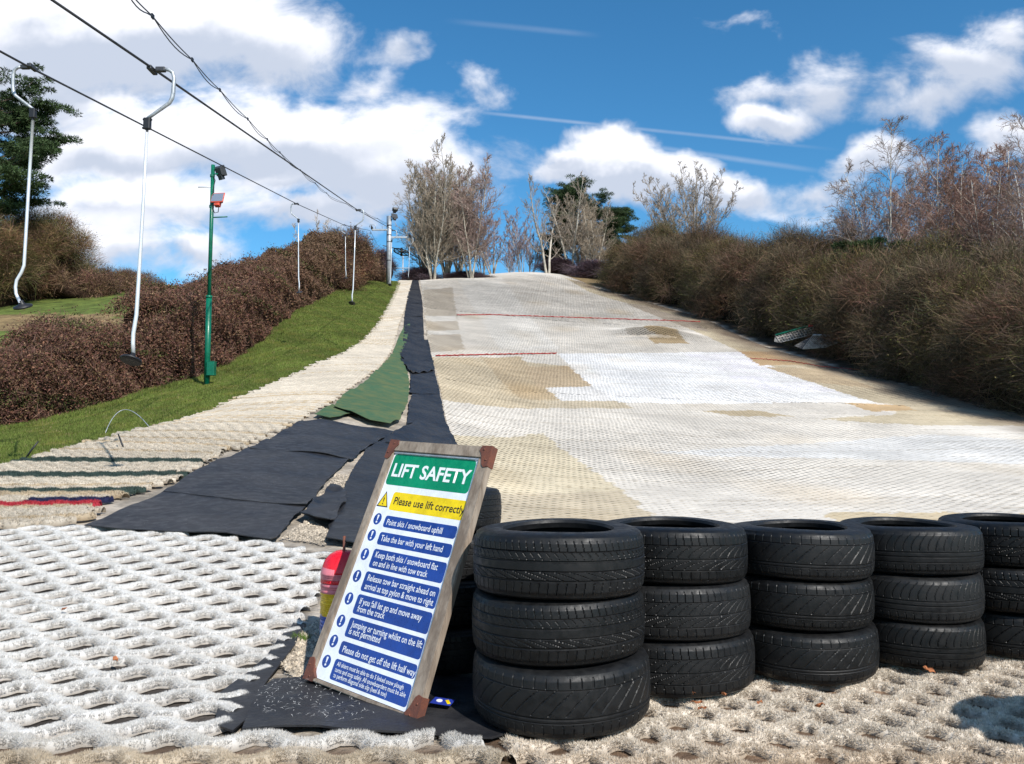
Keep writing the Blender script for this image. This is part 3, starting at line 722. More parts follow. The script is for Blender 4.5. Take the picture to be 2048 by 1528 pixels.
# ------------------------------------------------------------------ tyres
def tyre_mesh(Rr, Wd, style, seed):
    rng = np.random.RandomState(seed); NT_ = 720
    sh = .024
    prof = [(Rr * .64, .012), (Rr * .66, .002), (Rr * .72, .001), (Rr * .84, .001), (Rr * .925, .005), (Rr * .958, .012)]
    nz = 60; zt = np.linspace(.019, Wd - .019, nz); crown = .006 * (1 - ((zt - Wd / 2) / (Wd / 2 - .019)) ** 2)
    for i in range(nz):
        e = min(i, nz - 1 - i); prof.append((Rr - .006 + crown[i] - max(0, (3 - e)) * .0014, zt[i]))
    prof += [(Rr * .958, Wd - .012), (Rr * .925, Wd - .005), (Rr * .84, Wd - .001), (Rr * .72, Wd - .001), (Rr * .66, Wd - .002), (Rr * .64, Wd - .012), (Rr * .655, Wd - .03), (Rr * .80, Wd - .022), (Rr * .90, Wd - .035), (Rr * .925, Wd * .5), (Rr * .90, .035), (Rr * .80, .022), (Rr * .655, .03)]
    prof = np.array(prof); th = np.arange(NT_) / NT_ * 2 * np.pi
    r = np.repeat(prof[:, 0][:, None], NT_, 1); z = np.repeat(prof[:, 1][:, None], NT_, 1)
    zn = ((zt - .019) / (Wd - .038))[:, None]; TH = th[None, :]; dep = np.zeros((nz, NT_))
    def ring(c, w, d=.007):
        dep[:] = np.maximum(dep, d * (np.abs(zn + 0 * TH - c) < w * .95))
    def slots(z0, z1, n, wd, shear=0., curve=0., d=.006, ph=0.):
        t = (zn - z0) / (z1 - z0); inb = (t > 0) & (t < 1)
        a = (TH / (2 * np.pi) * n + shear * t + curve * t * t + ph) % 1.0
        dep[:] = np.maximum(dep, d * (inb & (a < wd * .62)))
    if style == 0:
        ring(.26, .014); ring(.44, .012); ring(.62, .014); ring(.80, .012)
        slots(.80, 1.0, 72, .13, .25); slots(.66, .78, 72, .12, .6); slots(.28, .43, 40, .13, 1.1, .5); slots(0, .23, 64, .15, -.2)
    elif style == 1:
        ring(.22, .012); ring(.47, .014); ring(.76, .014)
        slots(.76, 1.0, 66, .15, .1); slots(.5, .74, 48, .13, -.4, -.9); slots(.24, .45, 40, .13, -.5, -1.1); slots(0, .20, 56, .14, .1)
    elif style == 2:
        ring(.30, .014); ring(.22, .008); ring(.80, .010)
        slots(.82, 1.0, 50, .12, .0); slots(.34, .78, 34, .12, -1.0, -.4); slots(0, .20, 60, .1, .1)
    else:
        ring(.5, .014); ring(.38, .012); ring(.24, .008)
        slots(.55, 1.0, 58, .13, .2, -1.3); slots(.0, .18, 60, .12, .1)
    dep *= (.5 + .2 * rng.rand())
    worn = .62 + .38 * np.clip(.5 + .7 * np.sin(TH + rng.rand() * 6), 0, 1); dep *= worn
    r[6:6 + nz] -= dep
    wob = .0025 * np.sin(2 * TH + rng.rand() * 6) + .0015 * np.sin(3 * TH + rng.rand() * 6); r = r + wob; z = z + .004 * np.sin(2 * TH + 1)
    V = np.stack([r * np.cos(TH), r * np.sin(TH), z], -1).reshape(-1, 3); K = len(prof); I = np.arange(K * NT_).reshape(K, NT_)
    J = np.roll(I, -1, 0); In = np.roll(I, -1, 1); Jn = np.roll(J, -1, 1)
    return np_mesh('tyre', V, np.stack([I, In, Jn, J], -1).reshape(-1, 4))

TM = [tyre_mesh(.298, .208, 0, 1), tyre_mesh(.300, .206, 0, 2), tyre_mesh(.303, .208, 2, 3), tyre_mesh(.296, .199, 1, 4), tyre_mesh(.288, .190, 2, 5), tyre_mesh(.286, .187, 3, 6), tyre_mesh(.275, .178, 0, 7)]
def vary_tyres():
    t = NT(M['tyre'].node_tree); b = t.n['Principled BSDF']; lk = b.inputs['Base Color'].links[0].from_socket; oi = t.node('ShaderNodeObjectInfo'); k = t.mapr(oi.outputs['Random'], 0, 1, .45, 1.25, False)
    t.l.new(t.mix(1.0, lk, t.xyz(k, k, t.m('MULTIPLY', k, .97)), 'MULTIPLY'), b.inputs['Base Color'])
vary_tyres()
for t in TM:
    t.materials.append(M['tyre']); t.polygons.foreach_set('use_smooth', np.ones(len(t.polygons), bool)); t.set_sharp_from_angle(angle=R(32))
rt = random.Random(4)
def tyre(mi, x, y, z, rz, label, sx=1.0, tilt=(0, 0)):
    o = bpy.data.objects.new('tyre', TM[mi]); COL.objects.link(o); o.location = (x, y, z); o.rotation_euler = (tilt[0], tilt[1], rz); o.scale = (1, 1, sx)
    tag(o, label, 'tyre', 'black tyres stacked in a curved row')
STK = [  # x, y, meshes bottom to top, height, label tail
    (.162, 2.822, [2, 1, 0], [.210, .207, .208], 'of the stack touching the sign frame'),
    (.625, 3.175, [3, 3, 3], [.200, .200, .200], 'of the second stack from the sign'),
    (1.187, 3.350, [4, 4, 4], [.192, .192, .190], 'of the third stack from the sign'),
    (1.718, 3.512, [5, 5, 5], [.189, .188, .189], 'of the fourth stack from the sign'),
    (2.262, 3.665, [4, 0, 3], [.190, .192, .188], 'of the farthest right stack, cut by the picture edge')]
NMS = [['bottom tyre with slanted worn slots,', 'middle tyre worn nearly smooth,', 'top tyre with crisp square shoulder blocks,'],
       ['bottom tyre', 'middle tyre with curved sweeping grooves', 'top tyre with curved sweeping grooves and open rim'],
       ['bottom tyre worn almost bald', 'middle tyre with long diagonal grooves', 'top tyre with diagonal grooves and a pale nick'],
       ['bottom tyre', 'middle tyre', 'top tyre with comb-like curved grooves'], ['bottom tyre', 'middle tyre', 'top tyre']]
for si, (x, y, ms, hs_, tail) in enumerate(STK):
    z = .030
    for k in range(3):
        jx, jy = rt.uniform(-.010, .010), rt.uniform(-.008, .008)
        if si == 0 and k == 0: jx = .004
        hm = [.208, .206, .208, .199, .190, .187, .178][ms[k]]
        tyre(ms[k], x + jx, y + jy, z, rt.uniform(0, 6.28), NMS[si][k] + ' ' + tail.replace('of the farthest right stack, cut by', 'of the stack cut by'), hs_[k] / hm, (rt.uniform(-.006, .006), rt.uniform(-.006, .006)))
        z += hs_[k] - .002
z = .03
for k, nm in enumerate(['lowest', 'second lowest', 'second highest', 'highest']):
    tyre(6, -.265 - .016 * max(0, k - 1) + (.0 if k < 3 else -.022), 3.47 + .012 * k, z, k * 1.7, nm + ' tyre of the stack hidden behind the sign', 1.0, (0, 0)); z += .179
z = .03
for k in range(3):  # out-of-view stack added to cast the shadow at the lower right
    tyre(3, 2.13, 2.13, z, k * 2.1, ['bottom', 'middle', 'top'][k] + ' tyre of the unseen stack added past the right edge to shade the matting'); z += .198

# ------------------------------------------------------------------ the sign
def build_sign():
    BL = np.array([-.798, 3.1367, .03]); BR = np.array([-.3197, 2.7402, .0]); TLc = np.array([-.5065, 3.3726, .9374]); TRc = np.array([-.0732, 3.0146, .9125])
    [q.__setitem__(2, q[2] + .012) for q in (BL, BR, TLc, TRc)]
    e = (BR - BL) / np.linalg.norm(BR - BL); upv = (TLc - BL) / np.linalg.norm(TLc - BL); nrm = np.cross(e, upv); nrm /= np.linalg.norm(nrm)   # towards the viewer
    if nrm[1] > 0: nrm = -nrm
    org = (BL + BR) / 2
    def S(s, t, d=0.0):   # d metres in front of the frame's face
        q = (1 - s) * (1 - t) * TLc + s * (1 - t) * TRc + (1 - s) * t * BL + s * t * BR
        return tuple(q + nrm * d - org)
    root = empty('safety_sign', tuple(org)); tag(root, 'wooden framed LIFT SAFETY notice board leaning on the first tyre stack', 'sign')
    def slab(name, s0, s1, t0, t1, d0, d1, m, parent, bev=.0, pts=None, n=1):
        bm = bmesh.new(); poly = pts or [(s0, t0), (s1, t0), (s1, t1), (s0, t1)]
        a = [bm.verts.new(S(*p, d0)) for p in poly]; b = [bm.verts.new(S(*p, d1)) for p in poly]
        bm.faces.new(a); bm.faces.new(b)
        for i in range(len(poly)): bm.faces.new((a[i], a[(i + 1) % len(poly)], b[(i + 1) % len(poly)], b[i]))
        bmesh.ops.recalc_face_normals(bm, faces=bm.faces)
        if bev: bmesh.ops.bevel(bm, geom=bm.edges[:], offset=bev, segments=2, affect='EDGES')
        return bm_obj(name, bm, m, parent, False)
    th = .030
    wl_, wr_, wt_, wb_ = .066, .905, .047, .966
    slab('frame_rail', 0, 1, 0, wt_, -th, .001, M['wood'], root, .003)
    slab('frame_rail', 0, 1, wb_ + .020, 1, -th, .001, M['wood'], root, .003)
    slab('frame_rail', 0, wl_, wt_ + .001, wb_ + .019, -th, .0, M['wood'], root, .003)
    slab('frame_rail', wr_, 1, wt_ + .001, wb_ + .019, -th, .0, M['wood'], root, .003)
    pn = slab('panel', wl_ + .002, wr_ - .002, wt_ + .002, wb_ + .018, -.022, -.010, M['panel'], root)
    tr = slab('trim', wl_ + .002, wr_ - .002, wt_ + .002, wt_ + .008, -.0095, -.004, M['galv'], root)
    for (cs, ct, sx, sy) in [(0, 0, 1, 1), (1, 0, -1, 1), (0, 1, 1, -1), (1, 1, -1, -1)]:
        pts = [(cs - sx * .004, ct - sy * .003), (cs + sx * .085, ct - sy * .002), (cs + sx * .10, ct + sy * .018), (cs + sx * .075, ct + sy * .035), (cs + sx * .05, ct + sy * .075), (cs + sx * .03, ct + sy * .085), (cs - sx * .004, ct + sy * .08)]
        o = slab('corner_bracket', 0, 0, 0, 0, -th - .002, .004, M['rust'], root, .0008, pts=pts)
        for (u, v) in [(.055, .014), (.02, .055)]:
            bm = bmesh.new(); c = S(cs + sx * u, ct + sy * v, .0045); bmesh.ops.create_uvsphere(bm, u_segments=8, v_segments=5, radius=.004, matrix=Matrix.Translation(c))
            bm_obj('screw', bm, M['rust'], o, True)
    D0 = -.0098
    def rr(s0, s1, t0, t1, rs=.022, right=True):   # rounded rectangle outline; the right end runs under the frame when right is False
        rt_ = rs * .60; P = []
        cs = [(s0 + rs, t0 + rt_, 180), (s1 - rs, t0 + rt_, 270), (s1 - rs, t1 - rt_, 0), (s0 + rs, t1 - rt_, 90)]
        for i, (a, b, st) in enumerate(cs):
            if not right and i in (1, 2): P.append((s1, t0) if i == 1 else (s1, t1)); continue
            for k in range(6):
                an = R(st + 90 * k / 5); P.append((a + rs * math.cos(an), b + rt_ * math.sin(an)))
        return P
    def fit_text(txt, s0, s1, tb, cap, m, parent, bold=.012, d=.0007):
        cu_ = bpy.data.curves.new('lettering', 'FONT'); cu_.body = txt; cu_.size = 1; cu_.offset = bold;  cu_.resolution_u = 3
        ob = bpy.data.objects.new('tmp', cu_); COL.objects.link(ob); dg = bpy.context.evaluated_depsgraph_get()
        me = bpy.data.meshes.new_from_object(ob.evaluated_get(dg)); bpy.data.objects.remove(ob)
        n = len(me.vertices); co = np.zeros(n * 3, np.float32); me.vertices.foreach_get('co', co); co = co.reshape(-1, 3)
        x0, x1 = co[:, 0].min(), co[:, 0].max(); out = np.zeros_like(co)
        for i in range(n): out[i] = S(s0 + (s1 - s0) * (co[i, 0] - x0) / (x1 - x0), tb - co[i, 1] / .70 * cap, D0 + d)
        me.vertices.foreach_set('co', out.ravel()); me.update()
        # make the letters face outwards
        o = link('lettering', me, m, parent)
        if len(me.polygons) and Vector(me.polygons[0].normal).dot(Vector(nrm)) < 0: me.flip_normals()
        return o
    def band(name, s0, t0, t1, m, right=True, s1=.884, rs=.02):
        return slab(name, 0, 0, 0, 0, D0 - .0006, D0, m, root, pts=rr(s0, s1, t0, t1, rs))
    g = band('header_band', .078, .056, .192, M['sgreen'], rs=.03)
    fit_text('LIFT SAFETY', .113, .868, .1535, .056, M['swhite'], g, .024)
    y = band('caution_band', .203, .219, .296, M['syel'], s1=.902)
    fit_text('Please use lift correctly', .234, .901, .2705, .0315, M['sblack'], y, .010)
    # warning triangle
    tri = slab('warning_triangle', 0, 0, 0, 0, D0 - .0006, D0, M['sblack'], root, pts=[(.126, .220), (.188, .288), (.072, .288)])
    slab('triangle_face', 0, 0, 0, 0, D0, D0 + .0005, M['syel'], tri, pts=[(.127, .229), (.174, .2835), (.086, .2835)])
    fit_text('!', .122, .133, .277, .029, M['sblack'], tri, .02, .001)
    rows = [(.320, .369, [('Point skis / snowboard uphill', .235, .763, .3575, .0245)]),
            (.389, .441, [('Take the bar with your left hand', .232, .812, .4245, .0245)]),
            (.459, .536, [('Keep both skis / snowboard flat', .236, .816, .4925, .0245), ('on and in line with tow track', .240, .747, .5255, .0245)]),
            (.551, .630, [('Release tow bar straight ahead on', .238, .857, .586, .0245), ('arrival at top pylon & move to right', .239, .862, .6195, .0245)]),
            (.643, .720, [('If you fall let go and move away', .240, .807, .6795, .0245), ('from the track', .242, .499, .7085, .0245)]),
            (.735, .809, [('Jumping or turning whilst on the lift', .238, .872, .7690, .0245), ('is not permitted', .238, .528, .7955, .0245)]),
            (.826, .876, [('Please do not get off the lift half way', .238, .882, .8655, .0245)]),
            (.894, .971, [('All skiers must be able to do 5 linked snow plough', .233, .825, .9185, .0165), ('turns and stop safely. All snowboarders must be able', .232, .857, .9400, .0165), ('to perform diagonal side slip (heel & toe)', .234, .713, .9605, .0165)])]
    cy = [.340, .409, .489, .579, .670, .759, .838, .916]
    for i, (t0, t1, lines) in enumerate(rows):
        b = band('instruction_band', .205, t0, t1, M['sblue'])
        for (tx, s0, s1, tb, cap) in lines: fit_text(tx, s0, s1, tb, cap, M['swhite'], b, .006)
        pts = [(.131 + .0385 * math.cos(a), cy[i] + .0245 * math.sin(a)) for a in np.linspace(0, 2 * math.pi, 28, endpoint=False)]
        c = slab('mandatory_disc', 0, 0, 0, 0, D0 - .0006, D0, M['sblue'], root, pts=pts)
        bar = [(.1225, cy[i] - .017), (.1395, cy[i] - .017), (.1345, cy[i] + .005), (.1275, cy[i] + .005)]
        slab('exclamation_bar', 0, 0, 0, 0, D0, D0 + .0006, M['swhite'], c, pts=bar)
        dot = [(.131 + .0075 * math.cos(a), cy[i] + .0125 + .0045 * math.sin(a)) for a in np.linspace(0, 2 * math.pi, 12, endpoint=False)]
        slab('exclamation_dot', 0, 0, 0, 0, D0, D0 + .0006, M['swhite'], c, pts=dot)
build_sign()

# ------------------------------------------------------------------ marker disc stack on its carrying rod
def build_discs():
    cx, cy = -.775, 3.74; bz = float(Tz(cx, cy)) + .02; rz = .104
    bm = bmesh.new(); tube_bm(bm, [(0, 0, 0), (0, 0, .475)], .0065, 10)
    box_bm(bm, (.16, .03, .012), Matrix.Translation((0, 0, .004)), .002)
    rod = bm_obj('carrying_rod', bm, M['rust'], smooth=True); rod.location = (cx, cy, bz); tag(rod, 'rusty upright rod through the stack of coloured marker discs', 'rod')
    prof_o = [(.014, .098), (.040, .094), (.066, .080), (.086, .058), (.098, .030), (.102, .010), (rz, .0)]
    prof_i = [(r - .003, z - .003) for r, z in reversed(prof_o)]; prof_i[0] = (rz - .004, 0.0)
    def disc_me(m):
        bm = bmesh.new(); lathe_bm(bm, prof_o + prof_i, 40, None, True); bmesh.ops.recalc_face_normals(bm, faces=bm.faces)
        me = bpy.data.meshes.new('marker_disc'); bm.to_mesh(me); bm.free(); me.materials.append(M[m]); me.polygons.foreach_set('use_smooth', np.ones(len(me.polygons), bool)); return me
    mes = {k: disc_me(k) for k in ('red', 'pink', 'yel', 'blue', 'lblue')}
    seq = ['lblue'] * 6 + ['blue'] * 7 + ['yel'] * 12 + ['pink'] * 4 + ['red'] * 3 + ['pink'] * 3 + ['red']
    names = {'lblue': 'pale blue', 'blue': 'blue', 'yel': 'yellow', 'pink': 'pink', 'red': 'red'}
    tot = {}; 
    for i, k in enumerate(seq):
        o = bpy.data.objects.new('marker_disc', mes[k]); COL.objects.link(o); o.location = (cx + rt.uniform(-.0015, .0015), cy + rt.uniform(-.0015, .0015), bz + .012 + i * .0086)
        o.rotation_euler = (rt.uniform(-.01, .01), rt.uniform(-.01, .01), rt.uniform(0, 6))
        blk = 0 if i < 25 else (1 if i < 29 else 2)
        if i == len(seq) - 1: lb, gp = 'bright red domed marker disc topping the stack beside the sign', 'topmost marker disc'
        elif k == 'pink': lb, gp = ('faded pink marker disc in the band just above the yellow ones', 'lower pink marker discs') if i < 29 else ('faded pink marker disc just under the red dome', 'upper pink marker discs')
        elif k == 'red': lb, gp = 'red marker disc between the two pink bands of the stack', 'red marker discs in the stack'
        else: lb, gp = names[k] + ' marker disc in the ' + names[k] + ' band of the stack', names[k] + ' marker discs in the stack'
        tag(o, lb, 'marker disc', gp)
build_discs()

# ------------------------------------------------------------------ small things on the ground
def small_things():
    p = hit(885, 1432); bm = bmesh.new()
    box_bm(bm, (.075, .05, .0015), None, .0005)
    o = bm_obj('torn_label', bm, M['label']); o.location = (p[0], p[1], float(Tz(*p)) + .045); o.rotation_euler = (.1, .05, -.3); tag(o, 'small torn blue and white label lying by the first tyre stack', 'label')
    bm = bmesh.new(); lathe_bm(bm, [(.0, .0), (.011, .0), (.011, .0012), (0.0001, .0012)], 20, Matrix.Translation((-.012, 0, .0009))); bm_obj('emblem', bm, M['swhite'], o)
    bm = bmesh.new(); box_bm(bm, (.012, .03, .001), Matrix.Translation((.020, 0, .0012)) @ Matrix.Rotation(.6, 4, 'Z')); bm_obj('yellow_flash', bm, M['syel'], o)
    # fallen leaves
    lp = [(1385, 1418, 'beside the second tyre stack'), (1393, 1438, 'a little in front of the second tyre stack'), (1520, 1440, 'in front of the third tyre stack'), (1448, 1420, 'on the sandy mat between second and third stacks'), (1405, 1450, 'near the middle of the sandy mat'),
          (230, 1345, 'in a hole of the white mat'), (128, 1240, 'high on the white mat'), (1640, 1446, 'on the sandy mat below the fourth stack'), (1860, 1370, 'by the base of the fourth stack')]
    for i, (x, y, tl) in enumerate(lp):
        p = hit(x, y); bm = bmesh.new(); n = 9; s = rt.uniform(.016, .026)
        L = [bm.verts.new((s * (k / n * 2 - 1), s * .55 * math.sin(math.pi * k / n) ** .8, .006 * math.sin(k * 1.3))) for k in range(n + 1)]
        Rr = [bm.verts.new((s * (k / n * 2 - 1), -s * .5 * math.sin(math.pi * k / n) ** .8, .004 * math.cos(k * 1.7))) for k in range(1, n)]
        bm.faces.new(L + list(reversed(Rr))); r = bmesh.ops.extrude_face_region(bm, geom=bm.faces[:]); bmesh.ops.translate(bm, vec=(0, 0, .001), verts=[e for e in r['geom'] if isinstance(e, bmesh.types.BMVert)])
        o = bm_obj('fallen_leaf', bm, M['leaf']); o.location = (p[0], p[1], float(Tz(*p)) + .052); o.rotation_euler = (rt.uniform(-.5, .5), rt.uniform(-.5, .5), rt.uniform(0, 6)); tag(o, 'curled orange-brown dead leaf ' + tl, 'leaf', 'dead leaves on the matting')
    # broken bristles lying on the rubber
    rng = np.random.RandomState(12); polys = [(hits([(500, 1420), (560, 1365), (640, 1385), (760, 1450), (720, 1470), (520, 1455)]), 170), (hits([(200, 1055), (420, 1000), (640, 1030), (560, 1080)]), 60), (hits([(450, 960), (640, 940), (600, 1000)]), 25)]
    Vs = []
    for poly, n in polys:
        lo, hi = poly.min(0), poly.max(0); q = lo + (hi - lo) * rng.rand(n * 6, 2); q = q[inside(poly, q[:, 0], q[:, 1])][:n]
        for p in q:
            a = rng.rand() * 3.14; l = rng.uniform(.005, .014) * (1 + np.linalg.norm(p) * .05); wv = .0006 * (1 + np.linalg.norm(p) * .05); c, s = math.cos(a), math.sin(a); z = float(Tz(*p)) + .042
            Vs.append([[p[0] - c * l, p[1] - s * l, z], [p[0] + s * wv, p[1] - c * wv, z + .003], [p[0] + c * l, p[1] + s * l, z], [p[0] - s * wv, p[1] + c * wv, z + .003]])
    V = np.array(Vs).reshape(-1, 3); o = link('bristle_litter', np_mesh('l', V, np.arange(len(V)).reshape(-1, 4)), M['straw']); tag(o, 'broken white bristles scattered over the rubber sheets', 'bristle litter', kind='stuff')
    # tuft of grass by the discs
    p = hit(603, 1285); V = []
    for i in range(260):
        a = rng.rand() * 6.28; r = rng.rand() ** .5 * .045; b = np.array([p[0] + r * math.cos(a), p[1] + r * math.sin(a), float(Tz(*p))]); d = rng.normal(0, .35, 3); d[2] = 1; d /= np.linalg.norm(d); l = rng.uniform(.02, .05); s = np.array([math.cos(a + 1), math.sin(a + 1), 0]) * .002
        V += [b - s, b + s, b + d * l]
    c = np.array([.10, .17, .02]) * (.6 + .8 * rng.rand(260, 1)); o = link('grass_tuft', np_mesh('g', V, np.arange(780).reshape(-1, 3), np.repeat(c, 3, 0)), M['foliage']); tag(o, 'small bright green grass tuft at the edge of the white mat by the sign', 'grass tuft')
small_things()

# grass blades on the bank
def blades():
    rng = np.random.RandomState(21); n = 620000
    y = 6.8 + (55 - 6.8) * rng.rand(n) ** 1.6; hx = np.interp(y, HB[:, 1], HB[:, 0]); ex = edgeL(y); x = hx - .2 + (ex + .12 - hx + .2) * rng.rand(n)
    k = (x > -0.75 * y - .5); x, y = x[k], y[k]; n = len(x); z = Tz(x, y) - .01
    ln = (.022 + .03 * rng.rand(n)) * (1 + .02 * y); wd = .0022 + .00045 * y
    tall = (x < np.interp(y, HB[:, 1], HB[:, 0]) + .5); ln[tall] *= 1.9
    d = rng.normal(0, .45, (n, 3)); d[:, 2] = 1; d /= np.linalg.norm(d, axis=1, keepdims=True); a = rng.rand(n) * 6.28; s = np.stack([np.cos(a), np.sin(a), 0 * a], 1) * wd[:, None]
    b = np.stack([x, y, z], 1); V = np.stack([b - s, b + s, b + d * ln[:, None]], 1).reshape(-1, 3)
    g = undul(x, y, 1.3); g2 = undul(x + 30, y * 1.3, 3.1)
    c = np.array([.135, .175, .035])[None] * (.65 + .6 * rng.rand(n, 1)) * (1 + .34 * g[:, None]) * (1 + .18 * undul(x * 1.3, y * .8, 5.0)[:, None]) + np.array([.06, .03, .0]) * np.clip(g2, 0, 1)[:, None]
    dry = rng.rand(n) < .05 + .25 * np.clip(g2, 0, 1); c[dry] = (.24, .20, .09)
    o = link('grass', np_mesh('grass', V, np.arange(n * 3).reshape(-1, 3), np.repeat(c, 3, 0)), M['foliage']); tag(o, 'short mown grass on the bank between hedge and track', 'grass', kind='stuff')
blades()
# ------------------------------------------------------------------ vegetation
def prisms(S, col, k=3):
    """S: list of (p0, p1, r0, r1); 3-sided twigs and limbs"""
    A = np.array([s[0] for s in S]); B = np.array([s[1] for s in S]); r0 = np.array([s[2] for s in S])[:, None]; r1 = np.array([s[3] for s in S])[:, None]
    d = B - A; d /= np.linalg.norm(d, axis=1, keepdims=True) + 1e-9
    h = np.where(np.abs(d[:, 2:3]) > .9, np.array([[1., 0, 0]]), np.array([[0, 0, 1.]])); x = np.cross(d, h); x /= np.linalg.norm(x, axis=1, keepdims=True); y = np.cross(d, x)
    V = []
    for base, r in ((A, r0), (B, r1)):
        for i in range(k):
            a = 2 * math.pi * i / k; V.append(base + (x * math.cos(a) + y * math.sin(a)) * r)
    V = np.stack(V, 1); n = len(S); base = (np.arange(n) * 2 * k)[:, None]
    Fq = np.concatenate([base + np.array([i, (i + 1) % k, k + (i + 1) % k, k + i]) for i in range(k)], 0)
    C = np.repeat(np.asarray(col), 2 * k, 0)
    return V.reshape(-1, 3), Fq, C


def grow(seed, H, stems, spread, trunk_r, n1=22, n2=8, n3=5, up=.55, l1=.36, start=.22, twig=.016, droop=0., tcol=(.42, .38, .33), bcol=(.26, .19, .15), wig=.05, l2=.42, l3=.5):
    rng = np.random.RandomState(seed); S = []; C = []; tc_ = np.array(tcol); bc = np.array(bcol)
    def path(p, d, L, r0, r1, n, lvl, bend):
        pts = [p]
        for i in range(n):
            d = d + rng.normal(0, wig * (1 + lvl * 1.3), 3) + np.array([0, 0, bend / n]); d /= np.linalg.norm(d)
            q = pts[-1] + d * L / n; a = r0 + (r1 - r0) * i / n; b = r0 + (r1 - r0) * (i + 1) / n
            S.append((pts[-1], q, a, b)); f = min(1, lvl / 2.0 + .1 * i / n); C.append((tc_ * (1 - f) + bc * f) * rng.uniform(.75, 1.25)); pts.append(q)
        return pts, d
    def at_(pts, t):
        f = t * (len(pts) - 1); i = min(int(f), len(pts) - 2); return pts[i] * (1 - f + i) + pts[i + 1] * (f - i), (pts[i + 1] - pts[i]) / (np.linalg.norm(pts[i + 1] - pts[i]) + 1e-9)
    def side(d, ang):
        r = rng.normal(0, 1, 3); r -= d * r.dot(d); r /= np.linalg.norm(r); v = d * math.cos(ang) + r * math.sin(ang); return v
    for s in range(stems):
        a = 2.39996 * s + rng.rand() * .5; lean = spread * (((s * .618) % 1) ** .7 * .85 + .15 if stems > 1 else rng.uniform(0, .25))
        d = np.array([math.cos(a) * lean, math.sin(a) * lean, 1.]); d /= np.linalg.norm(d); h = H * rng.uniform(.8, 1.0)
        tr = trunk_r * rng.uniform(.6, 1)
        pts, _ = path(np.array([math.cos(a), math.sin(a), 0]) * (.12 * (stems > 1)) + [0, 0, -.3], d, h, tr, twig * 1.2, 12, 0, .25)
        for i in range(n1):
            t = start + (1 - start) * (i + rng.rand()) / n1; p, dd = at_(pts, t); v = side(dd, rng.uniform(.55, 1.15)); v[2] += up * .28; v /= np.linalg.norm(v)
            L = h * l1 * (1.12 - t) ** .8 * rng.uniform(.6, 1.15)
            b, _ = path(p, v, L, max(tr * (1 - t) * .45, twig * 1.5), twig, 6, 1, up * .75 - droop)
            for j in range(n2):
                t2 = .2 + .8 * (j + rng.rand()) / n2; p2, d2 = at_(b, min(t2, 1)); v2 = side(d2, rng.uniform(.45, 1.1)); v2[2] += up * .18 - droop; v2 /= np.linalg.norm(v2); L2 = max(L * l2 * (1.15 - t2 * .6) * rng.uniform(.5, 1.2), .25)
                b2, _ = path(p2, v2, L2, twig, twig * .7, 3, 2, up * .6 - droop)
                for k in range(n3):
                    p3, d3 = at_(b2, rng.uniform(.15, 1)); v3 = side(d3, rng.uniform(.35, .9)); v3[2] += up * .1 - droop; v3 /= np.linalg.norm(v3)
                    path(p3, v3, L2 * l3 * rng.uniform(.5, 1.2), twig * .75, twig * .45, 2, 3, up * .3 - droop)
    return S, C


def tree_obj(S, C, label, group, loc, rz=0, sc=1.0, name='bare_tree', cat='tree', split=.06):
    root = empty(name, loc, (0, 0, rz)); root.scale = (sc, sc, sc); tag(root, label, cat, group)
    C = np.array(C); split = min(split, .7 * max(s[2] for s in S)); thick = np.array([s[2] > split for s in S])
    St = [s for s, k in zip(S, thick) if k]; Sc = [s for s, k in zip(S, thick) if not k]
    V, Fq, CC = prisms(St, C[thick], 6); link('trunk', np_mesh('trunk', V, Fq, CC), M['bark'], root, True)
    V, Fq, CC = prisms(Sc, C[~thick], 3); link('crown', np_mesh('crown', V, Fq, CC), M['bark'], root)
    return root


def place(src, loc, rz, sc, label, group=None):
    o = copy_tree(src); o.location = loc; o.rotation_euler = (0, 0, rz); o.scale = (sc, sc, sc if not isinstance(sc, tuple) else 1)
    o['label'] = label
    if group: o['group'] = group
    return o


def gpos(px, depth, sink=0.0):
    u = (px - 1024) / F; x = u * depth
    for _ in range(3): x = uv_dir(px, 560)[0] * depth
    return (float(x), float(depth), float(Tz(x, depth)) - sink)


PALE = (.36, .32, .26); REDD = (.24, .15, .135); GREYT = (.30, .24, .18)
# birches at the head of the slope
bA = tree_obj(*grow(1, 11.2, 7, .26, .12, 24, 9, 7, up=.6, tcol=PALE, bcol=GREYT, l1=.36, start=.10, twig=.0145, l2=.5), 'multi-stemmed bare birch nearest the lift pylon, pale trunks at the crest', 'bare birches at the head of the slope', gpos(866, 63), 0.3)
bB = tree_obj(*grow(2, 11.0, 6, .24, .12, 24, 9, 7, up=.6, tcol=PALE, bcol=(.34, .27, .20), l1=.36, start=.10, twig=.0145, l2=.5), 'tallest bare birch in the middle of the crest clump', 'bare birches at the head of the slope', gpos(893, 66), 1.2)
bC = tree_obj(*grow(3, 10.4, 6, .30, .11, 22, 9, 7, up=.5, tcol=PALE, bcol=(.30, .21, .18), l1=.38, start=.12, twig=.0145, l2=.5), 'reddish-twigged bare birch at the right side of the crest clump', 'bare birches at the head of the slope', gpos(942, 64), 2.0)
place(bB, gpos(848, 68), 2.5, .86, 'shorter leaning birch at the left edge of the crest clump')
place(bA, gpos(918, 69), 4.0, .90, 'birch standing behind the middle of the crest clump')
bD = tree_obj(*grow(4, 7.0, 4, .42, .09, 15, 8, 5, up=.5, tcol=(.34, .29, .23), bcol=(.22, .16, .16), l1=.30, start=.18, twig=.017), 'dark forked bare tree just right of the birch clump', 'thin bare trees along the skyline of the crest', gpos(985, 80), .5)
place(bD, gpos(966, 84), 2.1, .95, 'slim dark bare tree close to the right flank of the birch clump')
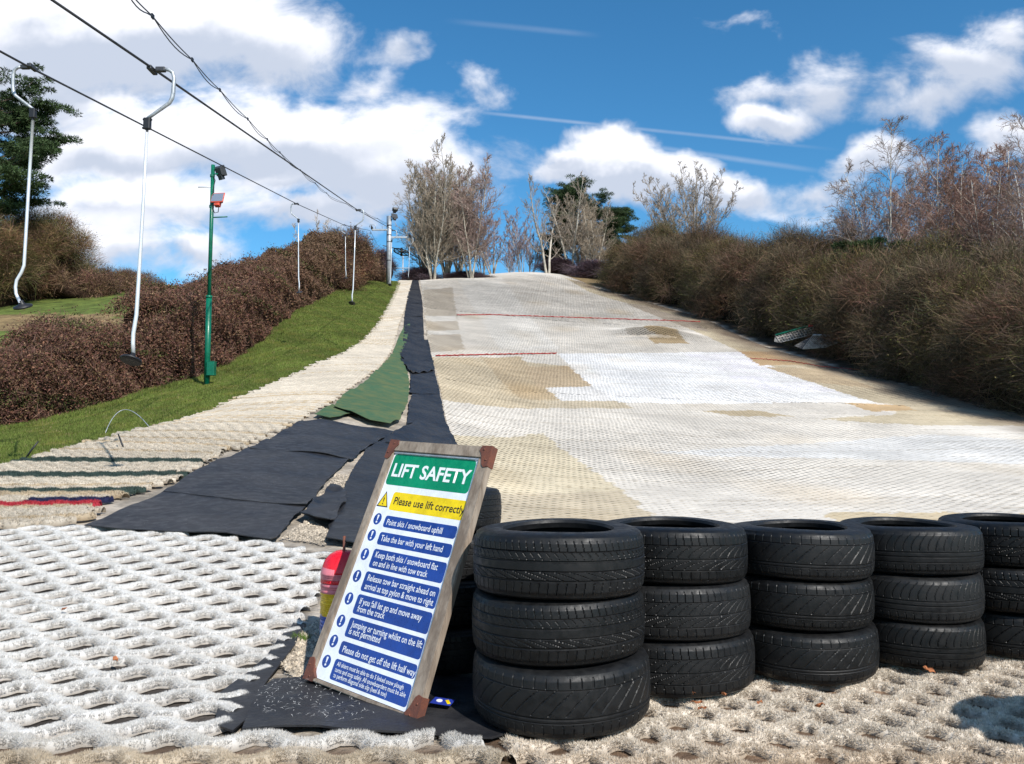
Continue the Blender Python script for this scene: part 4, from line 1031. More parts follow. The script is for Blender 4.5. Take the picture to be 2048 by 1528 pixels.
bE = tree_obj(*grow(5, 8.0, 5, .22, .07, 14, 8, 5, up=.9, tcol=(.42, .38, .33), bcol=(.30, .22, .22), l1=.36, start=.2, twig=.016), 'slender many-stemmed bare tree in the gap of sky above the slope crest', 'thin bare trees along the skyline of the crest', gpos(1042, 86), 1.0)
place(bE, gpos(1062, 92), 3.2, .95, 'slender bare tree right behind the one in the crest gap'); place(bE, gpos(1020, 90), 5.0, .78, 'smallest slender bare tree at the left of the crest gap')
bF = tree_obj(*grow(6, 11.0, 2, .22, .16, 20, 9, 5, up=.8, tcol=(.40, .36, .30), bcol=(.30, .24, .19), l1=.36, start=.18, twig=.016), 'forked birch with a pale thick trunk right of the crest gap', 'thin bare trees along the skyline of the crest', gpos(1096, 80), .1)
place(bF, gpos(1140, 82), 2.6, 1.0, 'tall pale birch in front of the pine'); place(bB, gpos(1165, 84), 1.1, .92, 'bare birch leaning against the right side of the pine'); place(bB, gpos(1190, 80), 4.4, .75, 'lower bare birch where the right thicket begins')
# round bare tree above the thicket
bG = tree_obj(*grow(7, 12.0, 18, .80, .13, 13, 8, 7, up=.6, tcol=(.30, .25, .20), bcol=(.36, .30, .25), l1=.30, start=.45, twig=.017, l2=.5), 'broad round-crowned bare tree rising over the right thicket', 'bare trees above the right thicket', gpos(1385, 76, -.8), .7, .96)
# birches over the thicket on the right
bH = tree_obj(*grow(8, 12.0, 2, .12, .11, 30, 10, 8, up=.35, tcol=(.62, .58, .52), bcol=(.25, .18, .145), l1=.38, start=.20, twig=.010, droop=.08, l2=.5), 'white-trunked birch rising out of the thicket, nearest the open sky', 'birches behind the right thicket', gpos(1768, 42), 0)
bI = tree_obj(*grow(9, 11.8, 3, .18, .10, 30, 10, 7, up=.3, tcol=(.60, .56, .48), bcol=(.27, .16, .125), l1=.40, start=.16, twig=.010, droop=.06, l2=.5), 'white-trunked birch with dense reddish twigs, second from the open sky', 'birches behind the right thicket', gpos(1885, 38), 1.)
for k, (px, d, s, wch, lb) in enumerate([(1830, 47, .92, 1, 'birch showing between the first and second white trunks'), (1935, 40, .86, 0, 'birch just right of the second white trunk'), (1985, 36, .86, 1, 'reddish birch third from the picture edge'), (2030, 38, 1.0, 1, 'tall rust-red birch at the right picture edge'),
                                        (2085, 34, .95, 0, 'birch cut by the right picture edge'), (1715, 50, .78, 1, 'lower birch sloping down to the open sky'), (1660, 54, .60, 0, 'small birch top above the thicket'), (2160, 36, 1.0, 1, 'birch just beyond the right picture edge'), (1800, 43, .80, 1, 'lower reddish birch close behind the first white trunk'), (1860, 50, 1.0, 0, 'farther pale birch between the two white trunks'), (1910, 46, .95, 1, 'farther rusty birch behind the second white trunk'), (1960, 45, 1.02, 1, 'farther tall rusty birch near the right side'), (2010, 44, .9, 0, 'farther pale birch near the right picture edge'), (1700, 45, .66, 1, 'small rusty birch beside the dark evergreen')]):
    place([bH, bI][wch], gpos(px, d), 1.3 * k + .4, s, lb)
bJ = tree_obj(*grow(10, 6.0, 4, .35, .06, 12, 6, 4, up=.6, tcol=(.45, .40, .36), bcol=(.45, .38, .33), l1=.3, start=.2, twig=.014), 'small pale bare tree behind the tall end of the hedge', 'small bare trees behind the hedge', gpos(628, 60), 0)


def puff_core(rx, ry, rz_, seed, rough=.28, sub=3):
    bm = bmesh.new(); bmesh.ops.create_icosphere(bm, subdivisions=sub, radius=1); rng = np.random.RandomState(seed); ph = rng.rand(8) * 6
    for v in bm.verts:
        c = v.co; n = .5 * math.sin(c.x * 4 + ph[0]) * math.sin(c.y * 4 + ph[1]) + .5 * math.sin(c.z * 5 + ph[2] + c.x * 3); f = 1 + rough * n + rng.uniform(-.08, .08)
        v.co = Vector((c.x * rx * f, c.y * ry * f, c.z * rz_ * f))
    return bm


def strands(n, rx, ry, rz_, seed, L=(.5, 1.3), width=.014, cols=None, droop=.3, shell=.45, upb=.5, leaf=0, leafsize=.05, leafcols=None, wind=0.0, clumps=None, low=.16):
    """twigs radiating out of many clumps spread over an ellipsoid, forked at random, plus small leaves; sparser towards the ground"""
    rng = np.random.RandomState(seed); nc = clumps or max(24, int(n / 420)); cd_ = rng.normal(0, 1, (nc * 3, 3)); cd_[:, 2] = np.abs(cd_[:, 2]) - .55 * rng.rand(nc * 3); cd_ /= np.linalg.norm(cd_, axis=1, keepdims=True)
    keep = rng.rand(nc * 3) < np.clip(low + cd_[:, 2] * 1.2, low, 1); cd_ = cd_[keep][:nc]; nc = len(cd_); cr = 1 - shell * rng.rand(nc) ** 1.2; csz = rng.uniform(.5, 1.15, nc) * (rx + rz_) * .17; ccol = rng.uniform(.5, 1.5, (nc, 1)) * (1 + rng.normal(0, .08, (nc, 3)))
    ci = rng.randint(0, nc, n); cen = cd_ * cr[:, None] * [rx, ry, rz_]; dv = rng.normal(0, 1, (n, 3)) + cd_[ci] * .55; dv /= np.linalg.norm(dv, axis=1, keepdims=True)
    p = cen[ci] + dv * (csz[ci] * rng.rand(n) ** .6)[:, None] * [1, 1, .85]
    v = dv + rng.normal(0, .75, (n, 3)); v[:, 2] += upb; v[:, 0] += wind; v /= np.linalg.norm(v, axis=1, keepdims=True); ln = rng.uniform(L[0], L[1], n) * rng.uniform(.4, 1, n)
    K = 3; pts = [p]
    for k in range(K):
        v = v + rng.normal(0, .24, (n, 3)); v[:, 2] -= droop / K; v /= np.linalg.norm(v, axis=1, keepdims=True); pts.append(pts[-1] + v * (ln / K)[:, None])
    s = np.cross(v, rng.normal(0, 1, (n, 3))); s /= np.linalg.norm(s, axis=1, keepdims=True); V = []; wr = rng.uniform(.5, 1.5, (n, 1))
    for k, q in enumerate(pts):
        wv = width * (1 - .7 * k / K) * wr; V += [q - s * wv / 2, q + s * wv / 2]
    V = np.stack(V, 1); base = (np.arange(n) * 2 * (K + 1))[:, None]; Fq = np.concatenate([base + np.array([2 * k, 2 * k + 1, 2 * k + 3, 2 * k + 2]) for k in range(K)], 0)
    cols = np.array(cols); C = cols[rng.randint(0, len(cols), n)] * rng.uniform(.55, 1.4, (n, 1)) * ccol[ci]; C = np.repeat(C, 2 * (K + 1), 0); V = V.reshape(-1, 3)
    if leaf:
        i = rng.randint(0, n, leaf); k = rng.randint(1, K + 1, leaf); P = np.stack(pts, 1)[i, k] + rng.normal(0, .04, (leaf, 3))
        a = rng.normal(0, 1, (leaf, 3)); a /= np.linalg.norm(a, axis=1, keepdims=True); b = np.cross(a, rng.normal(0, 1, (leaf, 3))); b /= np.linalg.norm(b, axis=1, keepdims=True)
        z = leafsize * rng.uniform(.6, 1.3, (leaf, 1)); LV = np.stack([P - a * z, P + b * z * .5, P + a * z, P - b * z * .5], 1).reshape(-1, 3); LF = (np.arange(leaf) * 4)[:, None] + np.arange(4) + len(V)
        lc = np.array(leafcols); LC = np.repeat(lc[rng.randint(0, len(lc), leaf)] * rng.uniform(.6, 1.4, (leaf, 1)), 4, 0)
        V = np.vstack([V, LV]); Fq = np.vstack([Fq, LF]); C = np.vstack([C, LC])
    return V, Fq, C


def bush_obj(name, label, group, loc, dims, seed, n, cols, cat='bush', sc=1, core='core', **kw):
    root = empty(name, loc); tag(root, label, cat, group)
    V, Fq, C = strands(n, *dims, seed, cols=cols, **kw); link('foliage', np_mesh('foliage', V, Fq, C), M['foliage'], root)
    bm = puff_core(dims[0] * .70, dims[1] * .70, dims[2] * .74, seed); bm_obj('shade_core', bm, M[core], root, True)  # dark core stands in for the shade deep inside the bush
    return root

OLIVE = [(.12, .088, .046), (.075, .062, .028), (.16, .108, .068), (.13, .08, .055), (.05, .042, .022), (.20, .14, .09)]
BROWN = [(.22, .13, .075), (.28, .17, .10), (.15, .08, .05), (.19, .14, .06), (.12, .065, .05)]
REDB = [(.165, .075, .048), (.20, .10, .06), (.125, .055, .04), (.23, .145, .085), (.11, .075, .03), (.14, .062, .05)]
b1 = bush_obj('thicket_bush', 'x', 'bushes of the right thicket', (0, 0, 0), (2.9, 3.2, 4.2), 1, 70000, OLIVE, L=(.35, 1.2), width=.012, wind=-.2, leaf=14000, leafsize=.035, leafcols=[(.10, .10, .03), (.14, .11, .05), (.06, .07, .02)])
b2 = bush_obj('thicket_bush', 'x', 'bushes of the right thicket', (0, 0, 0), (3.1, 2.9, 4.0), 2, 70000, OLIVE + [(.24, .14, .09)], L=(.4, 1.3), width=.012, wind=-.2, leaf=8000, leafsize=.035, leafcols=[(.10, .10, .03), (.14, .11, .05)])
b3 = bush_obj('thicket_bush', 'x', 'bushes of the right thicket', (0, 0, 0), (2.6, 3.0, 4.2), 3, 66000, OLIVE + [(.22, .17, .075), (.16, .14, .05)], L=(.35, 1.1), width=.012, wind=-.1, leaf=16000, leafsize=.04, leafcols=[(.12, .13, .03), (.17, .14, .05)])
TH = [  # hedge-line image column, depth, height factor, which, label
    (1205, 66, .80, 2, 'olive bush at the far upper end of the thicket beside the birches'), (1262, 62, .95, 1, 'olive-brown thicket bush, second from its far end'), (1310, 58, .95, 0, 'thicket bush below the broad round-crowned tree'),
    (1365, 53, 1.0, 2, 'yellowish olive thicket bush with a small gap of sky beside it'), (1430, 49, 1.05, 1, 'brown thicket bush right of the round-crowned tree'), (1500, 44, 1.05, 0, 'dark thicket bush above the wire racks'),
    (1575, 39.5, 1.0, 2, 'thicket bush standing just behind the wire racks'), (1665, 35.5, 1.02, 1, 'thicket bush right of the wire racks'), (1760, 31.5, .98, 0, 'thicket bush under the first white birch trunk'),
    (1870, 28, .92, 2, 'thicket bush under the second white birch trunk'), (1990, 25, .86, 1, 'big near thicket bush by the right picture edge'), (2130, 22.5, .82, 0, 'nearest thicket bush, cut by the picture edge'), (2330, 20, .8, 2, 'thicket bush outside the right picture edge')]
for i, (px, d, h, wch, lb) in enumerate(TH):
    hx = float(hedgeR(d)); src = [b1, b2, b3][wch]; loc = (hx + (3.2 if 34 < d < 45 else 2.6), d, float(Tz(hx + 1.5, d)) + .2)
    if i < 1: src0 = src
    o = copy_tree(src); o.location = loc; o.rotation_euler = (0, 0, 0.5 * math.sin(i * 2.3)); o.scale = (1, 1, h); o['label'] = lb
for i, (px, d, dx, h, wch, lb) in enumerate([(1560, 50, 5.5, 1.15, 0, 'second-row bush over the dark thicket bush'), (1500, 60, 5, 1.1, 1, 'far second-row thicket bush near the round tree'), (1690, 44, 5.5, 1.15, 1, 'second-row bush behind the wire rack end of the thicket'), (1850, 36, 5.5, 1.12, 2, 'second-row bush among the white birch trunks'), (2050, 30, 5.5, 1.1, 0, 'second-row bush behind the biggest near bush'), (1440, 68, 5, 1.05, 2, 'low far second-row bush at the foot of the round tree'), (2250, 26, 6, 1.1, 1, 'second-row bush beyond the right picture edge')]):
    hx = float(hedgeR(d)); o = copy_tree([b1, b2, b3][wch]); o.location = (hx + dx, d, float(Tz(hx + 4, d)) + .6); o.rotation_euler = (0, 0, 1.3 * i); o.scale = (1.1, 1.1, h); o['label'] = lb
for b in (b1, b2, b3):
    for ch in list(b.children): bpy.data.objects.remove(ch)
    bpy.data.objects.remove(b)

# bushes on the left bank beyond the hedge
c1 = bush_obj('bramble_bush', 'russet bramble mound on the far left bank', 'brown bushes on the left bank', gpos(20, 51, -.1), (4.6, 3.0, 1.7), 11, 30000, BROWN, L=(.3, .9), width=.016, core='corebr', leaf=12000, leafsize=.05, leafcols=BROWN)
for i, (px, d, s, lb) in enumerate([(150, 51, .85, 'russet bramble mound in the middle of the left bank'), (-120, 49, 1.1, 'russet bramble mound at the left picture edge'), (245, 53, .55, 'small bramble mound where the left bank runs down to the path'), (90, 54, 1.15, 'taller bramble mound behind the others')]):
    o = copy_tree(c1); o.location = gpos(px, d, -.1); o.scale = (s, s, s); o.rotation_euler = (0, 0, i * 1.7); o['label'] = lb
c2 = bush_obj('shrub', 'big olive and brown shrub below the pine', 'shrubs on the left bank', gpos(75, 50, -1.8), (2.9, 2.6, 3.5), 12, 42000, BROWN + [(.14, .12, .04), (.10, .10, .035)], L=(.4, 1.2), width=.014, core='corebr', cat='shrub', leaf=9000, leafsize=.045, leafcols=[(.12, .11, .03), (.2, .12, .06)])
o = copy_tree(c2); o.location = gpos(-40, 46, -1.5); o.scale = (1.1, 1.1, 1.0); o.rotation_euler = (0, 0, 2); o['label'] = 'rust-brown shrub at the left picture edge below the pine'
c3 = bush_obj('shrub', 'dark purplish shrub beyond the crest, left of the lift pylon', 'shrubs behind the crest', gpos(765, 60, -.6), (.95, 1.0, 1.5), 13, 9000, [(.12, .08, .09), (.09, .07, .07), (.16, .10, .11)], L=(.3, .7), width=.016, cat='shrub')
o = copy_tree(c3); o.location = gpos(1120, 82, -.2); o.scale = (2.2, 1.5, .9); o['label'] = 'low dark scrub under the pine on the crest'; o = copy_tree(c3); o.location = gpos(840, 64, .2); o.scale = (1.6, 1.2, .7); o['label'] = 'low scrub at the foot of the birch clump, by the pylon'
o = copy_tree(c3); o.location = gpos(935, 66, .3); o.scale = (2.0, 1.5, .45); o['label'] = 'low brown scrub at the right foot of the birch clump'; o = copy_tree(c3); o.location = gpos(1190, 76, 0); o.scale = (2.4, 1.5, 1.0); o['label'] = 'dark scrub between the pine and the thicket'

# hedge along the grass bank
def hedge():
    n = 300000; rng = np.random.RandomState(31); seg = np.linalg.norm(np.diff(HB, axis=0), axis=1); cum = np.concatenate([[0], np.cumsum(seg)])
    def base(s): return np.stack([np.interp(s, cum, HB[:, 0]), np.interp(s, cum, HB[:, 1])], -1)
    def hh(s): return np.interp(s, cum, HH) * (1 + .10 * np.sin(s * 1.1) * np.sin(s * .37 + 1) + .05 * np.sin(s * 3.1)) 
    th = 1.9
    u = rng.rand(n); s = cum[-1] * (rng.rand(n) ** 1.0); P = base(s); D = base(np.minimum(s + .3, cum[-1])) - base(np.maximum(s - .3, 0)); D /= np.linalg.norm(D, axis=1, keepdims=True); N = np.stack([-D[:, 1], D[:, 0]], -1)
    N *= np.where(N[:, :1] > 0, -1, 1)
    # cross-section: front face, rounded top
    f = rng.rand(n); H = hh(s); ang = f * math.pi * .62; lat = .15 + (1 - np.cos(ang)) * th * .45; hz = np.where(f < .55, f / .55 * .9, .9 + .1 * np.sin((f - .55) / .45 * 1.5)) * H
    lat = np.where(f < .55, .12 + .25 * (hz / H) ** 2, .37 + (f - .55) / .45 * th)
    bump = .18 * np.sin(s * 2.3 + hz * 2.1) * np.sin(hz * 3 - s) + .12 * np.sin(s * 5.7 + hz * 4.3); inn = rng.rand(n) ** 1.6 * .45 - bump * .8 - .05
    x = P[:, 0] + N[:, 0] * (lat + inn); y = P[:, 1] + N[:, 1] * (lat + inn); zt = Tz(P[:, 0], P[:, 1]); z = zt + hz - inn * (f > .55) + rng.normal(0, .03, n)
    loose = (f > .5) & (rng.rand(n) < .10); z = z + loose * rng.rand(n) * .35
    c = np.stack([x, y, z], 1); a = rng.normal(0, 1, (n, 3)); a /= np.linalg.norm(a, axis=1, keepdims=True); b = np.cross(a, rng.normal(0, 1, (n, 3))); b /= np.linalg.norm(b, axis=1, keepdims=True)
    sz = (.013 + .0008 * y)[:, None] * rng.uniform(.6, 1.4, (n, 1)); V = np.stack([c - a * sz, c + b * sz * .55, c + a * sz, c - b * sz * .55], 1).reshape(-1, 3)
    pal = np.array(REDB); col = pal[rng.randint(0, len(pal), n)] * rng.uniform(.55, 1.4, (n, 1)); up = np.clip((y - 30) / 15, 0, 1)[:, None]; col = col * (1 - up) + np.array([.19, .12, .07]) * rng.uniform(.6, 1.3, (n, 1)) * up
    gr = (undul(x, z * 3, 1.5) > .35) & (rng.rand(n) < .5); col[gr] = np.array([.09, .10, .03]) * rng.uniform(.6, 1.4, (gr.sum(), 1)); C = np.repeat(col, 4, 0)
    root = empty('hedge', (0, 0, 0)); tag(root, 'long red-brown clipped hedge climbing the left side of the grass bank', 'hedge')
    link('foliage', np_mesh('foliage', V, np.arange(n * 4).reshape(-1, 4), C), M['foliage'], root)
    # twigs
    m = 70000; i = rng.randint(0, n, m); p = c[i]; v = rng.normal(0, .8, (m, 3)); v[:, 2] += .5; v /= np.linalg.norm(v, axis=1, keepdims=True); l = rng.uniform(.06, .24, (m, 1)); q = p + v * l; sd_ = np.cross(v, rng.normal(0, 1, (m, 3))); sd_ /= np.linalg.norm(sd_, axis=1, keepdims=True); sd_ *= .0022 + .00022 * y[i][:, None]
    TV = np.stack([p - sd_, p + sd_, q + sd_ * .4, q - sd_ * .4], 1).reshape(-1, 3); tcx = np.array([.17, .095, .07]) * rng.uniform(.5, 1.4, (m, 1))
    link('twigs', np_mesh('twigs', TV, np.arange(m * 4).reshape(-1, 4), np.repeat(tcx, 4, 0)), M['foliage'], root)
    # dark inner mass, added to block light through the hedge
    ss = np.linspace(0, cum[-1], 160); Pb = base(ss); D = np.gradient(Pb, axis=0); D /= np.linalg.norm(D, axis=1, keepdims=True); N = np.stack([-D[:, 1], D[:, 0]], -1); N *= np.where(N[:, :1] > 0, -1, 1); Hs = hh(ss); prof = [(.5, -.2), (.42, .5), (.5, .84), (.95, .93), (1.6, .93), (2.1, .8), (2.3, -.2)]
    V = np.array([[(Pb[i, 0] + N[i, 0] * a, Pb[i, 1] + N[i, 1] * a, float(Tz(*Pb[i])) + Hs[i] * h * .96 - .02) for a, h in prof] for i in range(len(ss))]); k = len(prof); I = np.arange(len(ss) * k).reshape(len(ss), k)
    link('shade_core', np_mesh('core', V.reshape(-1, 3), np.stack([I[:-1, :-1], I[1:, :-1], I[1:, 1:], I[:-1, 1:]], -1).reshape(-1, 4)), M['corebr'], root)
hedge()
hb = bush_obj('hedge_bush', 'tall russet bush at the upper end of the hedge', 'tall bushes at the hedge end', gpos(690, 49, -.6), (1.7, 1.8, 2.75), 17, 30000, BROWN + REDB, L=(.3, .8), width=.014, core='corebr', leaf=20000, leafsize=.045, leafcols=BROWN)
for (px, d, s, h, lb) in [(560, 41, 1.0, .72, 'lower russet bush breaking the hedge line'), (640, 46, 1.1, .95, 'russet bush between the two other hedge-end bushes'), (722, 53, .8, .8, 'small russet bush nearest the crest')]:
    o = copy_tree(hb); o.location = gpos(px, d, .3); o.scale = (s, s, h); o.rotation_euler = (0, 0, px); o['label'] = lb


# pines
def pine(seed, H, label, loc, boughs, rz=0, tr=.22, clear=.35, green=(.042, .068, .024), size=1.0, csz=.62):
    rng = np.random.RandomState(seed); S = []; C = []; root = empty('pine_tree', loc, (0, 0, rz)); tag(root, label, 'pine', 'pines')
    pts = [np.array([0, 0, -.5])]; d = np.array([.02, 0, 1.])
    for i in range(12):
        d = d + rng.normal(0, .035, 3); d /= np.linalg.norm(d); q = pts[-1] + d * (H + .5) / 12; S.append((pts[-1], q, tr * (1 - i / 13), tr * (1 - (i + 1) / 13))); C.append(np.array([.20, .12, .085]) * rng.uniform(.8, 1.2)); pts.append(q)
    V, Fq, CC = prisms(S, C, 7); link('trunk', np_mesh('trunk', V, Fq, CC), M['bark'], root, True)
    S = []; C = []; tips = []
    for i in range(boughs):
        t = clear + (1 - clear) * (i + rng.rand()) / boughs; f = t * 12; k = min(int(f), 11); p = pts[k] * (1 - f + k) + pts[k + 1] * (f - k); a = rng.rand() * 6.28 + i * 2.4; L = H * .36 * math.sin(math.pi * min(1, (1.12 - t) / .85)) ** .7 * rng.uniform(.7, 1.15) * size
        v = np.array([math.cos(a), math.sin(a), .05 + .35 * t]); v /= np.linalg.norm(v); q = p
        for s in range(5):
            v = v + rng.normal(0, .1, 3) + [0, 0, .05]; v /= np.linalg.norm(v); q2 = q + v * L / 5; S.append((q, q2, .07 * (1 - s / 6), .07 * (1 - (s + 1) / 6))); C.append((.13, .09, .07)); q = q2
            if s >= 1:
                for _ in range(3 + s): tips.append(q + rng.normal(0, .36, 3) * [1, 1, .22] * (1 + .2 * s) + [0, 0, .08])
    tips.append(pts[-1])
    V, Fq, CC = prisms(S, C, 4); link('boughs', np_mesh('boughs', V, Fq, CC), M['bark'], root)
    tips = np.array(tips); n = len(tips) * 150; ti = np.repeat(tips, 150, 0); dd = rng.normal(0, 1, (n, 3)); dd[:, 2] = dd[:, 2] * .6 + .25; dd /= np.linalg.norm(dd, axis=1, keepdims=True)
    p = ti + dd * (rng.rand(n, 1) ** .5) * csz * [1, 1, .38] * rng.uniform(.6, 1.1, (len(tips), 1)).repeat(150, 0); v = dd + rng.normal(0, .4, (n, 3)); v /= np.linalg.norm(v, axis=1, keepdims=True); s = np.cross(v, rng.normal(0, 1, (n, 3))); s /= np.linalg.norm(s, axis=1, keepdims=True)
    V = np.stack([p - s * .028, p + s * .028, p + v * .20], 1).reshape(-1, 3); c = np.array(green) * rng.uniform(.5, 1.5, (n, 1)) * np.repeat(rng.uniform(.75, 1.3, (len(tips), 1)), 150, 0)
    link('crown', np_mesh('crown', V, np.arange(n * 3).reshape(-1, 3), np.repeat(c, 3, 0)), M['pine'], root)
    return root
pine(51, 13.0, 'dark pine at the left picture edge with long layered boughs', gpos(-8, 47), 24, 0.4, clear=.40, size=.80, csz=.5)
pine(52, 10.0, 'broad dark pine on the crest behind the pale birches', gpos(1165, 90), 24, 1.2, clear=.42, size=1.0)
pine(53, 8.2, 'smaller dark pine right of the broad one on the crest', gpos(1225, 92), 20, 2.2, clear=.40, size=1.0)
o = pine(54, 7.4, 'narrow pine left of the broad one on the crest', gpos(1108, 94), 16, 3.1, clear=.3, size=.6)
pine(55, 6.0, 'small dark evergreen poking out of the thicket beside the first white birch', gpos(1735, 40, 0.6), 12, .5, clear=.4, size=.28, csz=.4)

# ------------------------------------------------------------------ ski lift
def V3(a): return Vector([float(q) for q in a])
A_PTS = [(-300, -60, 6.3), (60, 135, 8.8), (594, 408, 26), (688, 450, 38), (740, 461, 52), (755, 490, 72), (800, 521, 84)]
B_PTS = [(-60, -112, 6.0), (310, 140, 8.0), (715, 420, 25.6), (790, 462, 43), (820, 474, 52), (826, 497, 64), (812, 521, 84)]
def cable(pts, label, r, name='tow_cable', cat='cable', group='haul cables of the tow lift'):
    W = [V3(at(*p)) for p in pts]; c = W[1].copy(); bm = bmesh.new(); tube_bm(bm, [p - c for p in W], r, 8)
    o = bm_obj(name, bm, M['cable'], smooth=True); o.location = c; tag(o, label, cat, group); return W
WA = cable(A_PTS, 'lower-left haul cable running up from the left picture edge', .013); WB = cable(B_PTS, 'upper-right haul cable passing the nearest tow hanger', .013)
# sagging pair of signal wires clipped together
def twist():
    W = [V3(at(*p)) for p in [(240, -40, 7.0), (300, 27, 8.4), (440, 180, 13), (560, 305, 21), (660, 392, 34), (776, 447, 52)]]
    def P(t):
        f = t * (len(W) - 1); i = min(int(f), len(W) - 2); f -= i; a, b = W[max(i - 1, 0)], W[min(i + 2, len(W) - 1)]
        return W[i] * (1 - f) + W[i + 1] * f if True else a
    clips = [0, .205, .30, .40, .47, .54, .60, .66, .72, .78, .84, .90, .95, 1]
    root = empty('signal_wire', W[0]); tag(root, 'pair of thin signal wires clipped together at intervals, sagging to the pylon', 'wire')
    for sgn in (0, 1):
        pts = []
        for a, b in zip(clips, clips[1:]):
            for k in range(8):
                t = k / 8; q = P(a + (b - a) * t); y = q.y; q = q - W[0] + Vector((0, 0, -(.075 + .0006 * y) * math.sin(math.pi * t) * (1.0 if sgn else .25))); pts.append(q)
        pts.append(P(1) - W[0]); bm = bmesh.new(); tube_bm(bm, pts, .0075, 6); bm_obj('wire_strand', bm, M['cable'], root, True)
    for c in clips[1:-1]:
        bm = bmesh.new(); q = P(c) - W[0]; box_bm(bm, (.02, .05, .05), Matrix.Translation(q)); bm_obj('clip', bm, M['black'], root)
twist()


def hanger():
    """hook over the cable, spring box, long aluminium rod with a swan-neck foot and the round button; origin at the cable clamp"""
    root = empty('tow_hanger', (0, 0, 0)); tag(root, 'x', 'tow hanger', 'button tow hangers on the haul cables')
    # built in its own x-z plane: the hook swings out to +x, the rod hangs below
    bm = bmesh.new(); box_bm(bm, (.05, .16, .045), Matrix.Translation((-.03, 0, .0)), .008); box_bm(bm, (.10, .05, .05), Matrix.Translation((.06, 0, .005)), .01); bm_obj('cable_clamp', bm, M['dgrey'], root)
    bm = bmesh.new(); tube_bm(bm, [(.10, 0, .008), (.15, 0, .0), (.185, 0, -.03), (.20, 0, -.09), (.195, 0, -.24), (.185, 0, -.30), (.16, 0, -.35), (.0, 0, -.47), (-.06, 0, -.515)], [.019, .019, .019, .019, .021, .021, .019, .017, .017], 12)
    bm_obj('hook_arm', bm, M['galv'], root, True)
    bm = bmesh.new(); box_bm(bm, (.07, .055, .12), Matrix.Translation((-.06, 0, -.57)), .01); tube_bm(bm, [(-.06, 0, -.62), (-.06, 0, -.68)], .013, 10); box_bm(bm, (.095, .02, .02), Matrix.Translation((-.06, 0, -.525)), .004); box_bm(bm, (.09, .025, .02), Matrix.Translation((-.065, 0, -.615)), .004)
    bm_obj('spring_box', bm, M['black'], root)
    pts = [(-.062, 0, -.66), (-.075, 0, -1.4), (-.095, 0, -2.2), (-.105, 0, -2.55), (-.118, 0, -2.65), (-.130, 0, -2.74), (-.130, 0, -2.83), (-.122, 0, -2.95)]
    bm = bmesh.new(); tube_bm(bm, pts, [.0155, .0155, .018, .019, .019, .019, .019, .019], 12); bm_obj('rod', bm, M['alu'], root, True)
    bm = bmesh.new(); lathe_bm(bm, [(.022, 0), (.025, -.03), (.045, -.05), (.10, -.066), (.105, -.078), (.10, -.09), (.02, -.08)], 28, Matrix.Translation((-.122, 0, -2.94)) @ Matrix.Rotation(R(-24), 4, 'X') @ Matrix.Rotation(R(5), 4, 'Y')); bm_obj('button', bm, M['black'], root, True)
    return root
h0 = hanger()
# the nearest left one has a cranked foot: same parts, own rod
def hang(W, pos, rz, sc, label, cranked=False, first=False):
    o = h0 if first else copy_tree(h0)
    o.location = pos; o.rotation_euler = (0, 0, rz); o.scale = (sc, sc, sc); o['label'] = label
    if cranked:
        rod = [c for c in o.children if c.name.startswith('rod')][0]; bt = [c for c in o.children if c.name.startswith('button')][0]
        bm = bmesh.new(); tube_bm(bm, [(-.062, 0, -.66), (-.05, 0, -1.4), (-.04, 0, -2.1), (-.035, 0, -2.42), (-.01, 0, -2.50), (.045, 0, -2.60), (.055, 0, -2.68), (.045, 0, -2.76), (-.01, 0, -2.87)], .0175, 12); me = bpy.data.meshes.new('rod'); bm.to_mesh(me); bm.free(); me.materials.append(M['alu']); me.polygons.foreach_set('use_smooth', np.ones(len(me.polygons), bool)); rod.data = me
        bt.location = (.105, 0, .10); bt.rotation_euler = (0, 0, 0)
    return o
hang(WB, V3(at(310, 140, 8.0)), 0.0, 1.0, 'nearest tow hanger, long silver rod and black button over the grass bank', first=True)
hang(WA, V3(at(60, 135, 8.8)), math.pi, .94, 'tow hanger at the left picture edge with a cranked foot', cranked=True)
hang(WA, V3(at(594, 408, 26)), math.pi, .98, 'far tow hanger hanging alone in front of the hedge bushes')
hang(WB, V3(at(715, 420, 25.6)), 0, 1.02, 'tow hanger hanging over the middle of the grass bank')
hang(WA, V3(at(689, 450, 38)), math.pi, .86, 'tow hanger partly hidden behind the one over the grass bank')
hang(WA, V3(at(741, 466, 62)), math.pi, .86, 'small far tow hanger left of the lift pylon')
hang(WB, V3(at(786, 461, 43)), 0, 1.0, 'tow hanger hanging right in front of the lift pylon')
hang(WB, V3(at(821, 476, 56)), 0, .96, 'small far tow hanger under the right pylon arm')
hang(WB, V3(at(826, 500, 72)), 0, .9, 'farthest tow hanger, its foot just above the crest')


